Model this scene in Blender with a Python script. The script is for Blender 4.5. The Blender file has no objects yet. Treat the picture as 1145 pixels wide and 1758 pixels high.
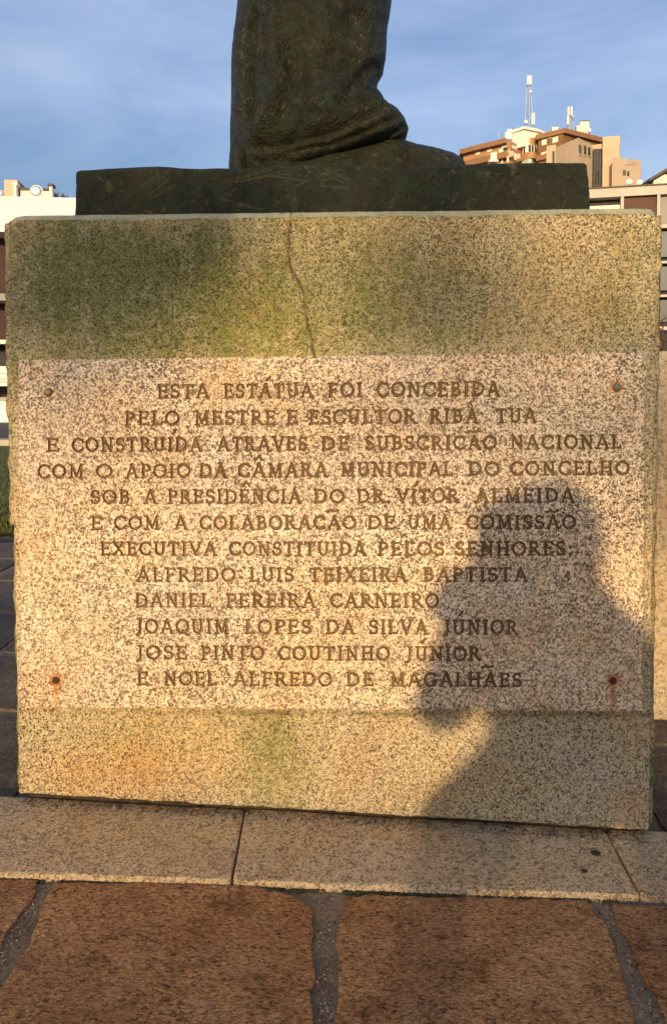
import bpy, bmesh, math, random
import numpy as np
from mathutils import Vector, Matrix
random.seed(7); RNG = np.random.default_rng(11)
SC = bpy.context.scene
COL = SC.collection
# ------------------------------------------------------------------ camera
F, CX, PP = 1400.0, 572.5, 714.2          # photograph pixels
CAM = np.array([0.0609, -1.6269, 0.8988])
YAW, PITCH, ROLL = -0.0322, 0.0518, -0.0064
_fw = np.array([math.sin(YAW)*math.cos(PITCH), math.cos(YAW)*math.cos(PITCH), -math.sin(PITCH)])
_r = np.array([math.cos(YAW), -math.sin(YAW), 0.0]); _u = np.cross(_r, _fw)
RIGHT = _r*math.cos(ROLL)+_u*math.sin(ROLL); UP = -_r*math.sin(ROLL)+_u*math.cos(ROLL); FWD = _fw
cd = bpy.data.cameras.new('camera'); co = bpy.data.objects.new('camera', cd); COL.objects.link(co)
M4 = Matrix.Identity(4)
for i in range(3):
    M4[i][0] = RIGHT[i]; M4[i][1] = UP[i]; M4[i][2] = -FWD[i]; M4[i][3] = CAM[i]
co.matrix_world = M4
cd.sensor_fit = 'HORIZONTAL'; cd.sensor_width = 36; cd.lens = F/1145*36
cd.shift_y = -(879-PP)/1145; cd.clip_end = 3000; cd.clip_start = 0.005
SC.camera = co
# ------------------------------------------------------------------ light
SUN_AZ, SUN_EL = math.radians(10.6), math.radians(9.5)     # sun behind the camera, a little to the left
S = np.array([-math.sin(SUN_AZ)*math.cos(SUN_EL), -math.cos(SUN_AZ)*math.cos(SUN_EL), math.sin(SUN_EL)])
W = bpy.data.worlds.new('World'); SC.world = W; W.use_nodes = True
wt = W.node_tree; wt.nodes.clear()
SKY_STR = 0.15
def wn(t, **k):
    n = wt.nodes.new(t)
    for a, b in k.items(): setattr(n, a, b)
    return n
sky = wn('ShaderNodeTexSky', sky_type='NISHITA', sun_disc=False, sun_elevation=SUN_EL,
         sun_rotation=math.atan2(S[0], S[1]), air_density=1.0, dust_density=5.5, ozone_density=3.0)
tc = wn('ShaderNodeTexCoord'); mp = wn('ShaderNodeMapping')
mp.inputs['Scale'].default_value = (1.5, 1.5, 5.5); mp.inputs['Rotation'].default_value = (0.05, -0.10, 0.4)
no = wn('ShaderNodeTexNoise'); no.inputs['Scale'].default_value = 1.5; no.inputs['Detail'].default_value = 5; no.inputs['Roughness'].default_value = .52
no.inputs['Distortion'].default_value = .35
rp = wn('ShaderNodeValToRGB'); rp.color_ramp.elements[0].position = .36; rp.color_ramp.elements[1].position = .66
rp.color_ramp.elements[0].color = (.80, 1.0, 1.75, 1); rp.color_ramp.elements[1].color = (2.7, 2.8, 3.6, 1)
mx = wn('ShaderNodeMix', data_type='RGBA'); mx.inputs['Factor'].default_value = .40
bg = wn('ShaderNodeBackground'); bg.inputs['Strength'].default_value = SKY_STR
ow = wn('ShaderNodeOutputWorld')
L = wt.links.new
L(tc.outputs['Generated'], mp.inputs['Vector']); L(mp.outputs[0], no.inputs['Vector']); L(no.outputs['Fac'], rp.inputs['Fac'])
L(sky.outputs[0], mx.inputs['A']); L(rp.outputs[0], mx.inputs['B']); L(mx.outputs['Result'], bg.inputs['Color']); L(bg.outputs[0], ow.inputs[0])
sl = bpy.data.lights.new('sun', 'SUN'); so = bpy.data.objects.new('sun', sl); COL.objects.link(so)
sl.energy = 2.6; sl.angle = math.radians(1.2); sl.color = (1.0, 0.73, 0.40)
so.rotation_euler = Vector(S).to_track_quat('Z', 'Y').to_euler(); so.location = (-3, -14, 6)
vs = SC.view_settings; vs.view_transform = 'Standard'; vs.look = 'None'; vs.gamma = 1; vs.use_curve_mapping = False
vs.exposure = 0.90
SC.cycles.max_bounces = 6
# ------------------------------------------------------------------ pixel <-> place helpers
def ray(px, py):
    return FWD + RIGHT*((px-CX)/F) - UP*((py-PP)/F)
def at(px, py, Y=0.0):
    d = ray(px, py); return CAM + d*((Y-CAM[1])/d[1])
def proj(P):
    d = P - CAM; w = d@FWD
    return CX+F*(d@RIGHT)/w, PP-F*(d@UP)/w
SLOPE = -0.045
def gz(x, y):
    "height of the ground: the paving round the monument dips to the right"
    x = np.asarray(x, float); y = np.asarray(y, float)
    r = np.sqrt(x*x+(y+.3)**2)
    return SLOPE*x*np.clip(1-(r-2.2)/3.0, 0, 1)-.028
def atg(px, py, h=0.0):
    d = ray(px, py); t = 1.0
    for _ in range(60):
        p = CAM+d*t; t += (float(gz(p[0], p[1]))+h-p[2])/d[2]*.9
    return CAM+d*t
# ------------------------------------------------------------------ materials
def NT(name):
    m = bpy.data.materials.new(name); m.use_nodes = True
    nt = m.node_tree; b = nt.nodes['Principled BSDF']
    return m, nt, b
class G:
    "tiny node-graph helper"
    def __init__(s, nt): s.nt = nt; s.pos = nt.nodes.new('ShaderNodeNewGeometry').outputs['Position']
    def n(s, t, ins=None, **k):
        q = s.nt.nodes.new(t)
        for a, b in k.items(): setattr(q, a, b)
        for a, b in (ins or {}).items():
            i = q.inputs[a]
            if hasattr(b, 'is_output'): s.nt.links.new(b, i)
            else: i.default_value = b
        return q
    def noise(s, scale, detail=2, rough=.5, dist=0., vec=None, color=False):
        q = s.n('ShaderNodeTexNoise', {'Vector': vec or s.pos, 'Scale': scale, 'Detail': detail, 'Roughness': rough, 'Distortion': dist})
        return q.outputs['Color' if color else 'Fac']
    def vor(s, scale, out='Color', vec=None, rnd=1.0):
        return s.n('ShaderNodeTexVoronoi', {'Vector': vec or s.pos, 'Scale': scale, 'Randomness': rnd}).outputs[out]
    def stretch(s, x, y, z, rot=(0, 0, 0)):
        return s.n('ShaderNodeMapping', {'Vector': s.pos, 'Scale': (x, y, z), 'Rotation': rot}).outputs[0]
    def ramp(s, fac, *st, interp='LINEAR'):
        q = s.n('ShaderNodeValToRGB', {'Fac': fac}); r = q.color_ramp; r.interpolation = interp
        while len(r.elements) < len(st): r.elements.new(.5)
        for e, (p, c) in zip(r.elements, st):
            e.position = p; e.color = (*c, 1) if hasattr(c, '__len__') else (c, c, c, 1)
        return q.outputs['Color']
    def mix(s, fac, a, b, mode='MIX'):
        q = s.n('ShaderNodeMix', data_type='RGBA', blend_type=mode)
        for k, v in (('Factor', fac), ('A', a), ('B', b)):
            i = [z for z in q.inputs if z.name == k and (z.type == ('VALUE' if k == 'Factor' else 'RGBA'))][0]
            if hasattr(v, 'is_output'): s.nt.links.new(v, i)
            else: i.default_value = v if k == 'Factor' else (*v, 1)
        return [o for o in q.outputs if o.type == 'RGBA'][0]
    def math(s, op, a, b=0.):
        q = s.n('ShaderNodeMath', operation=op)
        for i, v in enumerate((a, b)):
            if hasattr(v, 'is_output'): s.nt.links.new(v, q.inputs[i])
            else: q.inputs[i].default_value = v
        return q.outputs[0]
    def attr(s, name): return s.n('ShaderNodeAttribute', attribute_name=name).outputs['Fac']
    def bump(s, h, dist, st=1.0, nrm=None):
        q = s.n('ShaderNodeBump', {'Height': h, 'Distance': dist, 'Strength': st})
        if nrm: s.nt.links.new(nrm, q.inputs['Normal'])
        return q.outputs[0]
    def out(s, b, col=None, rough=None, nrm=None):
        for k, v in (('Base Color', col), ('Roughness', rough), ('Normal', nrm)):
            if v is None: continue
            if hasattr(v, 'is_output'): s.nt.links.new(v, b.inputs[k])
            else: b.inputs[k].default_value = (*v, 1) if k == 'Base Color' else v

def granite(name, light, mid, dark, scale=105., cover=.455, soft=.05, stains=False, groove=False, tint=None, bump=.0012):
    m, nt, b = NT(name); g = G(nt)
    warp = g.stretch(1, 1, 1.0)
    n1 = g.noise(scale, 3, .62, 1.1)
    n2 = g.noise(scale*1.9, 2, .55, .4)
    grain = g.vor(scale*1.25)
    sep = g.n('ShaderNodeSeparateColor', {'Color': grain}).outputs[0]
    base = g.mix(g.ramp(sep, (.1, 0.), (.9, 1.)), mid, light)
    base = g.mix(g.ramp(g.noise(7, 3, .6), (.42, 0.), (.66, 1.)), base, g.mix(.55, base, tuple(c*q for c, q in zip(mid, (1.04, .86, .66)))))
    base = g.mix(g.ramp(g.noise(3.3, 3, .6, .5), (.44, 0.), (.70, .65)), base, (light[0]*.78, light[1]*.86, light[2]*1.02))
    clus = g.math('MULTIPLY', g.math('SUBTRACT', g.noise(scale*.3, 2, .5), .5), .16)
    msk = g.ramp(g.math('ADD', g.math('ADD', n1, clus), g.math('MULTIPLY', g.math('SUBTRACT', n2, .5), .35)), (cover-soft, 1.), (cover+soft, 0.))
    dk = g.mix(g.ramp(n2, (.4, 0.), (.6, 1.)), dark, tuple(c*1.6 for c in dark))
    # uneven share of dark mica from patch to patch
    msk = g.math('MULTIPLY', msk, g.ramp(g.noise(4.3, 2, .5), (.3, .78), (.7, 1.)))
    col = g.mix(msk, base, dk)
    # tiny bright quartz flecks
    fl = g.ramp(g.vor(scale*.55, 'Distance'), (.035, 1.), (.06, 0.))
    col = g.mix(g.math('MULTIPLY', fl, g.ramp(g.noise(31, 1), (.58, 0.), (.62, .8))), col, (.78, .74, .66))
    if tint: col = g.mix(tint[0], col, tint[1])
    if stains:
        al = g.attr('algae'); gr = g.attr('grime_shade'); ru = g.attr('rust'); ye = g.attr('lichen')
        brk = g.ramp(g.noise(42, 6, .75), (.36, .35), (.56, 1.05))
        drip = g.ramp(g.noise(16, 5, .7, .3, vec=g.stretch(1, 1, .16)), (.36, .5), (.62, 1.15))
        brk = g.math('MULTIPLY', brk, drip)
        pale = g.attr('pale')
        col = g.mix(g.math('MULTIPLY', ye, .75), col, g.mix(1.0, col, (.95, .82, .46), 'MULTIPLY'))
        acol = g.mix(1.0, col, (.56, .67, .33), 'MULTIPLY')
        acol = g.mix(.22, acol, (.085, .098, .030))
        col = g.mix(g.math('MINIMUM', g.math('MULTIPLY', g.math('MULTIPLY', al, brk), 1.7), 1.), col, acol)
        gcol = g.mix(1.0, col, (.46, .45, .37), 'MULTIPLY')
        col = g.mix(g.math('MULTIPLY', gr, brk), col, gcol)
        col = g.mix(g.math('MULTIPLY', pale, .7), col, g.mix(g.ramp(g.noise(55, 3, .6), (.42, 0.), (.60, 1.)), (.62, .56, .40), (.42, .50, .30)))
        col = g.mix(ru, col, g.mix(.45, g.mix(1.0, col, (1.0, .55, .16), 'MULTIPLY'), (.34, .12, .025)))
    h = g.math('ADD', n1, g.math('MULTIPLY', n2, .5))
    if groove:
        gv = g.attr('groove')
        fill = g.mix(g.ramp(g.noise(22, 2), (.35, 0.), (.65, 1.)), (.17, .092, .030), (.29, .165, .054))
        fill = g.mix(g.ramp(g.noise(210, 2), (.40, .55), (.58, 0.)), fill, (.11, .06, .022))
        edge = g.ramp(gv, (.10, 0.), (.30, 1.), (.52, 1.), (.85, 0.))
        col = g.mix(g.ramp(gv, (.06, 0.), (.28, .93)), col, fill)
        col = g.mix(g.math('MULTIPLY', edge, .9), col, (.075, .04, .015))
    g.out(b, col, g.ramp(msk, (0., .82), (1., .6)), g.bump(h, bump))
    return m
def plain(name, c, rough=.7, var=.12, scale=4., metal=0., spec=.3, bump=0., bscale=40.):
    m, nt, b = NT(name); g = G(nt)
    v = g.noise(scale, 4, .6)
    d = tuple(x*(1-var) for x in c); e = tuple(min(1, x*(1+var)) for x in c)
    g.out(b, g.ramp(v, (.3, d), (.7, e)), rough, g.bump(g.noise(bscale, 3), bump) if bump else None)
    b.inputs['Metallic'].default_value = metal; b.inputs['Specular IOR Level'].default_value = spec
    return m
M = {}
M['slab'] = granite('granite_weathered', (.76, .61, .385), (.55, .43, .245), (.040, .030, .012), scale=245, cover=.478, soft=.025, stains=True, bump=.003)
M['plaque'] = granite('granite_plaque', (.93, .74, .52), (.66, .49, .31), (.060, .036, .018), scale=215, cover=.492, soft=.015, stains=True, groove=True)
M['kerb'] = granite('granite_kerb', (.66, .485, .28), (.48, .345, .19), (.11, .068, .034), scale=165, cover=.46, soft=.03, bump=.0015)
M['block'] = granite('granite_block', (.52, .42, .27), (.38, .29, .18), (.15, .11, .06), scale=90, cover=.45)

def paving_mat():
    m, nt, b = NT('brown_stone'); g = G(nt)
    rnd = g.n('ShaderNodeObjectInfo').outputs['Random']
    off = g.n('ShaderNodeVectorMath', {0: g.pos, 1: g.n('ShaderNodeCombineXYZ', {'X': g.math('MULTIPLY', rnd, 37.), 'Y': g.math('MULTIPLY', rnd, 11.)}).outputs[0]}, operation='ADD').outputs[0]
    sv = g.n('ShaderNodeMapping', {'Vector': off, 'Scale': (1, 1.9, 1)}).outputs[0]
    fine = g.noise(210, 3, .65, .8, vec=sv); grain = g.noise(105, 4, .7, 1.0, vec=sv); big = g.noise(5.5, 5, .62, .5, vec=off); mid = g.noise(17, 6, .7, .6, vec=off)
    cell = g.n('ShaderNodeSeparateColor', {'Color': g.vor(190, vec=sv)}).outputs[0]
    c = g.ramp(cell, (.05, (.42, .215, .088)), (.5, (.58, .32, .138)), (.95, (.74, .47, .24)))
    c = g.mix(g.ramp(grain, (.40, 1.), (.47, 0.)), c, (.12, .06, .028))
    c = g.mix(g.ramp(fine, (.60, 0.), (.66, .75)), c, (.60, .44, .27))
    c = g.mix(g.ramp(big, (.40, 0.), (.62, .9)), c, g.mix(1.0, c, (.72, .62, .54), 'MULTIPLY'))
    c = g.mix(g.ramp(mid, (.53, 0.), (.66, .8)), c, g.mix(1.0, c, (.40, .36, .34), 'MULTIPLY'))
    c = g.mix(g.ramp(g.noise(9, 5, .7, 1.2, vec=off), (.64, 0.), (.72, .55)), c, (.46, .40, .31))
    c = g.mix(1.0, c, g.ramp(rnd, (0., (1.06, 1., .92)), (1., (.80, .72, .68))), 'MULTIPLY')
    h = g.math('ADD', g.math('MULTIPLY', mid, 1.6), g.math('ADD', grain, g.math('MULTIPLY', fine, .4)))
    g.out(b, c, .85, g.bump(h, .007)); b.inputs['Specular IOR Level'].default_value = .3
    return m
M['paving'] = paving_mat()
def shaded_stone():  # darker paving tone: the shade beside the pedestal is put into the colour
    m, nt, b = NT('shaded_paving'); g = G(nt)
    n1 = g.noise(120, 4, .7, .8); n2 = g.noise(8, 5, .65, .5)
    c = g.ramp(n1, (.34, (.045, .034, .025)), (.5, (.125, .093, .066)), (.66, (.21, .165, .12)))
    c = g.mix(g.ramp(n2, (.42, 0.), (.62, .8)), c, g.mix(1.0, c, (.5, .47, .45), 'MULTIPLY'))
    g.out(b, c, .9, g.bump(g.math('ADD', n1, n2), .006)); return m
M['shaded_stone'] = shaded_stone()
def mortar_mat():
    m, nt, b = NT('mortar'); g = G(nt)
    n1 = g.noise(140, 4, .7); n2 = g.noise(12, 4, .6)
    c = g.ramp(n1, (.3, (.13, .095, .060)), (.7, (.34, .255, .165)))
    c = g.mix(g.ramp(n2, (.4, 0.), (.62, .6)), c, (.10, .074, .048))
    g.out(b, c, .92, g.bump(g.math('ADD', n1, n2), .006)); return m
M['mortar'] = mortar_mat()
M['dirt'] = plain('dirt', (.045, .034, .022), .95, .4, 30, bump=.006, bscale=120)
M['moss'] = plain('moss', (.055, .060, .018), .95, .45, 60, bump=.004, bscale=200)
def bronze_mat():
    m, nt, b = NT('bronze_patina'); g = G(nt)
    n1 = g.noise(7, 5, .65, .4); n2 = g.noise(38, 5, .7, .6); n3 = g.noise(130, 4, .7)
    str_ = g.noise(16, 5, .68, .8, vec=g.stretch(1, 1, .35))
    c = g.ramp(n1, (.3, (.012, .0145, .009)), (.5, (.022, .024, .0125)), (.72, (.036, .033, .015)))
    c = g.mix(g.ramp(n2, (.5, 0.), (.72, .8)), c, (.022, .045, .030))
    c = g.mix(g.ramp(str_, (.52, 0.), (.68, .75)), c, (.009, .010, .007))
    c = g.mix(g.ramp(g.noise(24, 4, .7), (.64, 0.), (.74, .7)), c, (.055, .030, .012))
    c = g.mix(g.ramp(n3, (.62, 0.), (.75, .6)), c, (.06, .085, .058))
    run = g.noise(30, 5, .7, .5, vec=g.stretch(1, 1, .12))
    c = g.mix(g.ramp(run, (.56, 0.), (.68, .45)), c, (.028, .050, .034))
    c = g.mix(g.ramp(g.noise(52, 5, .75, .8), (.58, 0.), (.66, .85)), c, (.095, .088, .048))
    h = g.math('ADD', g.math('MULTIPLY', n2, 2.2), g.math('ADD', g.math('MULTIPLY', n3, 1.4), g.math('MULTIPLY', str_, 2.2)))
    g.out(b, c, g.ramp(n2, (.3, .40), (.7, .66)), g.bump(h, .006)); b.inputs['Metallic'].default_value = .25
    b.inputs['Specular IOR Level'].default_value = .35
    return m
M['bronze'] = bronze_mat()
M['scratch'] = plain('scratched_bronze', (.15, .14, .075), .5, .3, 40, metal=.3)
M['bolt'] = plain('bolt_steel', (.20, .18, .13), .5, .35, 180, metal=.5, bump=.001, bscale=300)
M['rusty'] = plain('rusty_bolt', (.062, .026, .013), .85, .5, 160, bump=.002, bscale=260)
M['white_wall'] = plain('white_render', (.82, .77, .66), .8, .04, .6)
M['cream'] = plain('cream_render', (.72, .66, .54), .8, .06, .8)
M['brownwall'] = plain('ochre_brick_render', (.40, .225, .105), .8, .10, .25)
M['brownband'] = plain('brown_parapet', (.27, .145, .075), .8, .12, .25)
M['beige'] = plain('beige_concrete', (.50, .38, .255), .85, .12, .35)
M['concrete'] = plain('grey_concrete', (.47, .42, .36), .85, .12, .8)
M['greyband'] = plain('grey_band', (.27, .25, .23), .8, .1, 1.)
M['redpanel'] = plain('red_brown_shutter', (.075, .027, .016), .6, .15, .8)
M['shaded_panel'] = plain('recess_shaded_panel', (.038, .018, .014), .7, .2, .8)  # red-brown panel with the shade of the recess put into its colour
M['darkin'] = plain('dark_interior', (.035, .032, .032), .7, .3, .8)
M['glassdark'] = plain('dark_glass', (.035, .045, .045), .08, .3, 1., spec=.5)
M['glassgreen'] = plain('greenish_glass', (.45, .55, .42), .15, .2, .6, spec=.5)
M['shutter'] = plain('white_shutter', (.80, .74, .62), .6, .05, 2.)
M['metal'] = plain('galvanised_steel', (.42, .43, .45), .45, .15, 3., metal=.4)
M['antenna'] = plain('antenna_panel', (.78, .74, .68), .5, .06, 3.)
M['rooftile'] = plain('dark_roof', (.10, .085, .075), .8, .3, 2.)
M['cloth'] = plain('pink_laundry', (.72, .52, .42), .9, .08, 2.)
M['asphalt'] = plain('asphalt', (.085, .078, .075), .9, .25, 8., bump=.004, bscale=150)
M['path'] = plain('path_paving', (.21, .17, .14), .9, .25, 5., bump=.004, bscale=90)
M['earth'] = plain('earth', (.085, .062, .043), .95, .4, 6., bump=.02, bscale=25)
M['grass'] = plain('grass_blades', (.085, .095, .022), .8, .4, 9.)
M['kerbstone'] = plain('pale_kerb', (.38, .34, .29), .85, .12, 4.)
M['bark'] = plain('bark', (.085, .062, .043), .9, .35, 14., bump=.02, bscale=25)
M['leaf'] = plain('leaf', (.065, .090, .028), .7, .45, 5.)
M['twig'] = plain('twig', (.075, .055, .040), .9, .3, 10.)
M['mirror'] = plain('glint_metal', (.80, .78, .74), .48, .02, 1., metal=1.)  # rough metal for the domes added to make the sun glint
M['leafdry'] = plain('dry_leaf', (.34, .10, .035), .8, .3, 60.)
M['pebble'] = plain('grit', (.30, .25, .18), .9, .4, 90.)
M['carwhite'] = plain('white_paint', (.80, .78, .74), .3, .03, 2., spec=.5)
M['rubber'] = plain('rubber', (.02, .02, .02), .8, .2, 8.)
# ------------------------------------------------------------------ mesh helpers
def link(o, parent=None):
    COL.objects.link(o)
    if parent is not None:
        o.parent = parent; o.matrix_parent_inverse = parent.matrix_basis.inverted()
    return o
def mobj(name, V, Fc, mat, parent=None, smooth=False):
    me = bpy.data.meshes.new(name); me.from_pydata([tuple(map(float, v)) for v in V], [], Fc)
    me.materials.append(M[mat] if isinstance(mat, str) else mat)
    if smooth: me.polygons.foreach_set('use_smooth', [True]*len(me.polygons))
    me.update()
    return link(bpy.data.objects.new(name, me), parent)
def tag(o, label, cat=None, group=None, kind=None):
    if label: o['label'] = label
    if cat: o['category'] = cat
    if group: o['group'] = group
    if kind: o['kind'] = kind
    return o
def thing(name, loc, label, cat, group=None):
    o = bpy.data.objects.new(name, None); COL.objects.link(o); o.location = tuple(map(float, loc)); o.empty_display_size = .1
    return tag(o, label, cat, group)
class MB:
    def __init__(s): s.V = []; s.F = []
    def add(s, V, Fc):
        k = len(s.V); s.V += [tuple(map(float, v)) for v in V]; s.F += [tuple(i+k for i in f) for f in Fc]; return s
    def prism(s, poly, z0, z1):
        "plan polygon (counter-clockwise) pulled up from z0 to z1"
        n = len(poly)
        V = [(p[0], p[1], z0) for p in poly]+[(p[0], p[1], z1) for p in poly]
        Fc = [tuple(range(n))[::-1], tuple(range(n, 2*n))]+[(i, (i+1) % n, n+(i+1) % n, n+i) for i in range(n)]
        return s.add(V, Fc)
    def box(s, a, b, fr=None):
        (x0, y0, z0), (x1, y1, z1) = a, b
        V = [(x0, y0, z0), (x1, y0, z0), (x1, y1, z0), (x0, y1, z0), (x0, y0, z1), (x1, y0, z1), (x1, y1, z1), (x0, y1, z1)]
        if fr: V = [fr.w(*v) for v in V]
        return s.add(V, [(3, 2, 1, 0), (4, 5, 6, 7), (0, 1, 5, 4), (1, 2, 6, 5), (2, 3, 7, 6), (3, 0, 4, 7)])
    def tube(s, pts, rad, n=8):
        pts = [np.array(p, float) for p in pts]; rad = rad if hasattr(rad, '__len__') else [rad]*len(pts)
        V = []; Fc = []
        for i, p in enumerate(pts):
            d = pts[min(i+1, len(pts)-1)]-pts[max(i-1, 0)]; d /= np.linalg.norm(d)+1e-9
            a = np.cross(d, (0, 0, 1.) if abs(d[2]) < .9 else (1., 0, 0)); a /= np.linalg.norm(a); c = np.cross(d, a)
            V += [p+rad[i]*(a*math.cos(6.2832*k/n)+c*math.sin(6.2832*k/n)) for k in range(n)]
        for i in range(len(pts)-1):
            Fc += [(i*n+k, i*n+(k+1) % n, (i+1)*n+(k+1) % n, (i+1)*n+k) for k in range(n)]
        Fc += [tuple(range(n))[::-1], tuple((len(pts)-1)*n+k for k in range(n))]
        return s.add(V, Fc)
    def build(s, name, mat, parent=None, smooth=False): return mobj(name, s.V, s.F, mat, parent, smooth)
class Fr:
    "a vertical wall frame: u along the wall, d behind it (away from camera), z up"
    def __init__(s, o, ang): s.o = np.array([o[0], o[1], 0.]); s.U = np.array([math.cos(ang), math.sin(ang), 0]); s.N = np.array([-math.sin(ang), math.cos(ang), 0])
    def w(s, u, d, z): return s.o+s.U*u+s.N*d+np.array([0, 0, z])
    def px(s, x, y, d=0.):
        r = ray(x, y); o = s.o+s.N*d; t = ((o-CAM)@s.N)/(r@s.N); p = CAM+r*t
        return (p-s.o)@s.U, p[2]
def gridmesh(P, mat, name, parent=None, attrs=None, mask=None, skirt=None):
    "P: (ny,nx,3) points -> mesh; mask (ny-1,nx-1) keeps faces; skirt: y of the back to close the border"
    ny, nx = P.shape[:2]; idx = np.arange(ny*nx).reshape(ny, nx)
    q = np.stack([idx[:-1, :-1], idx[:-1, 1:], idx[1:, 1:], idx[1:, :-1]], -1)
    q = q[mask] if mask is not None else q.reshape(-1, 4)
    V = P.reshape(-1, 3)
    extra = []
    if skirt is not None:
        ring = np.concatenate([idx[0, :], idx[1:, -1], idx[-1, -2::-1], idx[-2:0:-1, 0]])
        B = V[ring].copy(); B[:, 1] = skirt; k = len(V); V = np.concatenate([V, B]); n = len(ring)
        a = np.arange(n); bq = np.stack([ring, k+a, k+(a+1) % n, np.roll(ring, -1)], -1)
        q = np.concatenate([q, bq])
        c = [k, k+nx-1, k+nx-1+ny-1, k+2*(nx-1)+ny-1]; q = np.concatenate([q, np.array([c[::-1]])])
    used = np.unique(q); re = np.full(len(V), -1); re[used] = np.arange(len(used)); q = re[q]; Vu = V[used]
    me = bpy.data.meshes.new(name); me.vertices.add(len(Vu)); me.vertices.foreach_set('co', Vu.astype(np.float32).ravel())
    me.loops.add(q.size); me.loops.foreach_set('vertex_index', q.astype(np.int32).ravel())
    me.polygons.add(len(q)); me.polygons.foreach_set('loop_start', np.arange(0, q.size, 4, dtype=np.int32))
    me.polygons.foreach_set('use_smooth', np.ones(len(q), bool))
    me.update(calc_edges=True); me.validate()
    for nm, A in (attrs or {}).items():
        A = A.ravel(); A = np.concatenate([A, np.zeros(len(V)-len(A))])[used]
        at_ = me.attributes.new(nm, 'FLOAT', 'POINT'); at_.data.foreach_set('value', A.astype(np.float32))
    me.materials.append(M[mat])
    return link(bpy.data.objects.new(name, me), parent)
_LAT = {}
def vnoise(x, y, scale, seed):
    if seed not in _LAT: _LAT[seed] = np.random.default_rng(seed).random((256, 256))
    r = _LAT[seed]; x = x*scale+1000; y = y*scale+1000
    xi = np.floor(x).astype(int); yi = np.floor(y).astype(int); fx = x-xi; fy = y-yi
    fx = fx*fx*(3-2*fx); fy = fy*fy*(3-2*fy)
    g = lambda a, b: r[a % 256, b % 256]
    return (g(xi, yi)*(1-fx)+g(xi+1, yi)*fx)*(1-fy)+(g(xi, yi+1)*(1-fx)+g(xi+1, yi+1)*fx)*fy
def fbm(x, y, scale, seed, oct=4):
    return sum(vnoise(x, y, scale*2**i, seed+i)*.5**i for i in range(oct))/sum(.5**i for i in range(oct))
def quadgrid(c, nx, ny):
    "bilinear grid on corners tl,tr,br,bl, rows from top to bottom"
    tl, tr, br, bl = [np.array(v) for v in c]; s = np.linspace(0, 1, nx)[None, :, None]; t = np.linspace(0, 1, ny)[:, None, None]
    return (tl*(1-s)+tr*s)*(1-t)+(bl*(1-s)+br*s)*t
def blob(X, Y, cx, cy, rx, ry, rot=0., soft=.6):
    a = math.radians(rot); u = (X-cx)*math.cos(a)+(Y-cy)*math.sin(a); v = -(X-cx)*math.sin(a)+(Y-cy)*math.cos(a)
    d = np.sqrt((u/rx)**2+(v/ry)**2); return np.clip((1+soft-d)/(2*soft), 0, 1)**1.5
def segdist(X, Y, pts):
    D = np.full(X.shape, 1e9)
    for (x0, y0), (x1, y1) in zip(pts[:-1], pts[1:]):
        dx, dy = x1-x0, y1-y0; l = dx*dx+dy*dy+1e-12
        t = np.clip(((X-x0)*dx+(Y-y0)*dy)/l, 0, 1); D = np.minimum(D, np.hypot(X-x0-t*dx, Y-y0-t*dy))
    return D

# ================================================================== THE GROUND
def sheet(name, x0, x1, y0, y1, nx, ny, dz, mat, xs=None, ys=None):
    xs = np.linspace(x0, x1, nx) if xs is None else xs; ys = np.linspace(y0, y1, ny) if ys is None else ys
    X, Y = np.meshgrid(xs, ys); Z = gz(X, Y)+dz
    o = gridmesh(np.stack([X, Y, Z], -1), mat, name); o['kind'] = 'structure'; return o
ax = np.concatenate([[-900, -300, -100, -40, -15], np.linspace(-8, 8, 65), [15, 40, 100, 300, 900]])
ay = np.concatenate([[-900, -300, -100, -40, -15], np.linspace(-8, 8, 65), [15, 40, 100, 300, 1500]])
sheet('ground', 0, 0, 0, 0, 0, 0, -.06, 'earth', ax, ay)
paving = sheet('paving', -2.6, 3.0, -3.2, 2.6, 60, 60, -.006, 'mortar')

def outline_slab(name, poly, h, mat, parent, round_=.012, n=3, jag=.004, bow=.0):
    "a stone with uneven outline, rounded rim and real thickness; poly = ground points, counter-clockwise from above"
    P = []
    m = len(poly)
    for i in range(m):
        a, b = np.array(poly[i][:2]), np.array(poly[(i+1) % m][:2]); k = max(2, int(np.linalg.norm(b-a)/.018))
        for j in range(k):
            p = a+(b-a)*j/k; P.append(p)
    P = np.array(P); c = P.mean(0)
    nn = fbm(P[:, 0], P[:, 1], 22, 5)-.5+.6*(fbm(P[:, 0], P[:, 1], 75, 15, 2)-.5)
    d = P-c; d /= np.linalg.norm(d, axis=1)[:, None]; P = P+d*(nn*jag*2)[:, None]
    N = len(P); V = []; Fc = []
    rings = [(0., -.05), (0., -round_*.7), (.25*round_, -round_*.22), (round_, 0.), (3.5*round_, .0)]
    for ins, dz in rings:
        q = P-d*ins
        zz = gz(q[:, 0], q[:, 1])+h+dz + ((fbm(q[:, 0], q[:, 1], 9, 3)-.5)*.006 if dz > -.02 else 0)
        V += [(a[0], a[1], z) for a, z in zip(q, zz)]
    for r in range(len(rings)-1):
        Fc += [(r*N+i, r*N+(i+1) % N, (r+1)*N+(i+1) % N, (r+1)*N+i) for i in range(N)]
    k = len(V); V.append((c[0], c[1], float(gz(c[0], c[1]))+h+.001))
    b0 = (len(rings)-1)*N; Fc += [(b0+i, b0+(i+1) % N, k) for i in range(N)]
    return mobj(name, V, Fc, mat, parent, True)
H1, H2 = .004, .000           # top of kerb stones, of brown slabs
def gp(*pts, h=0.): return [atg(x, y, h) for x, y in pts]
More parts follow.
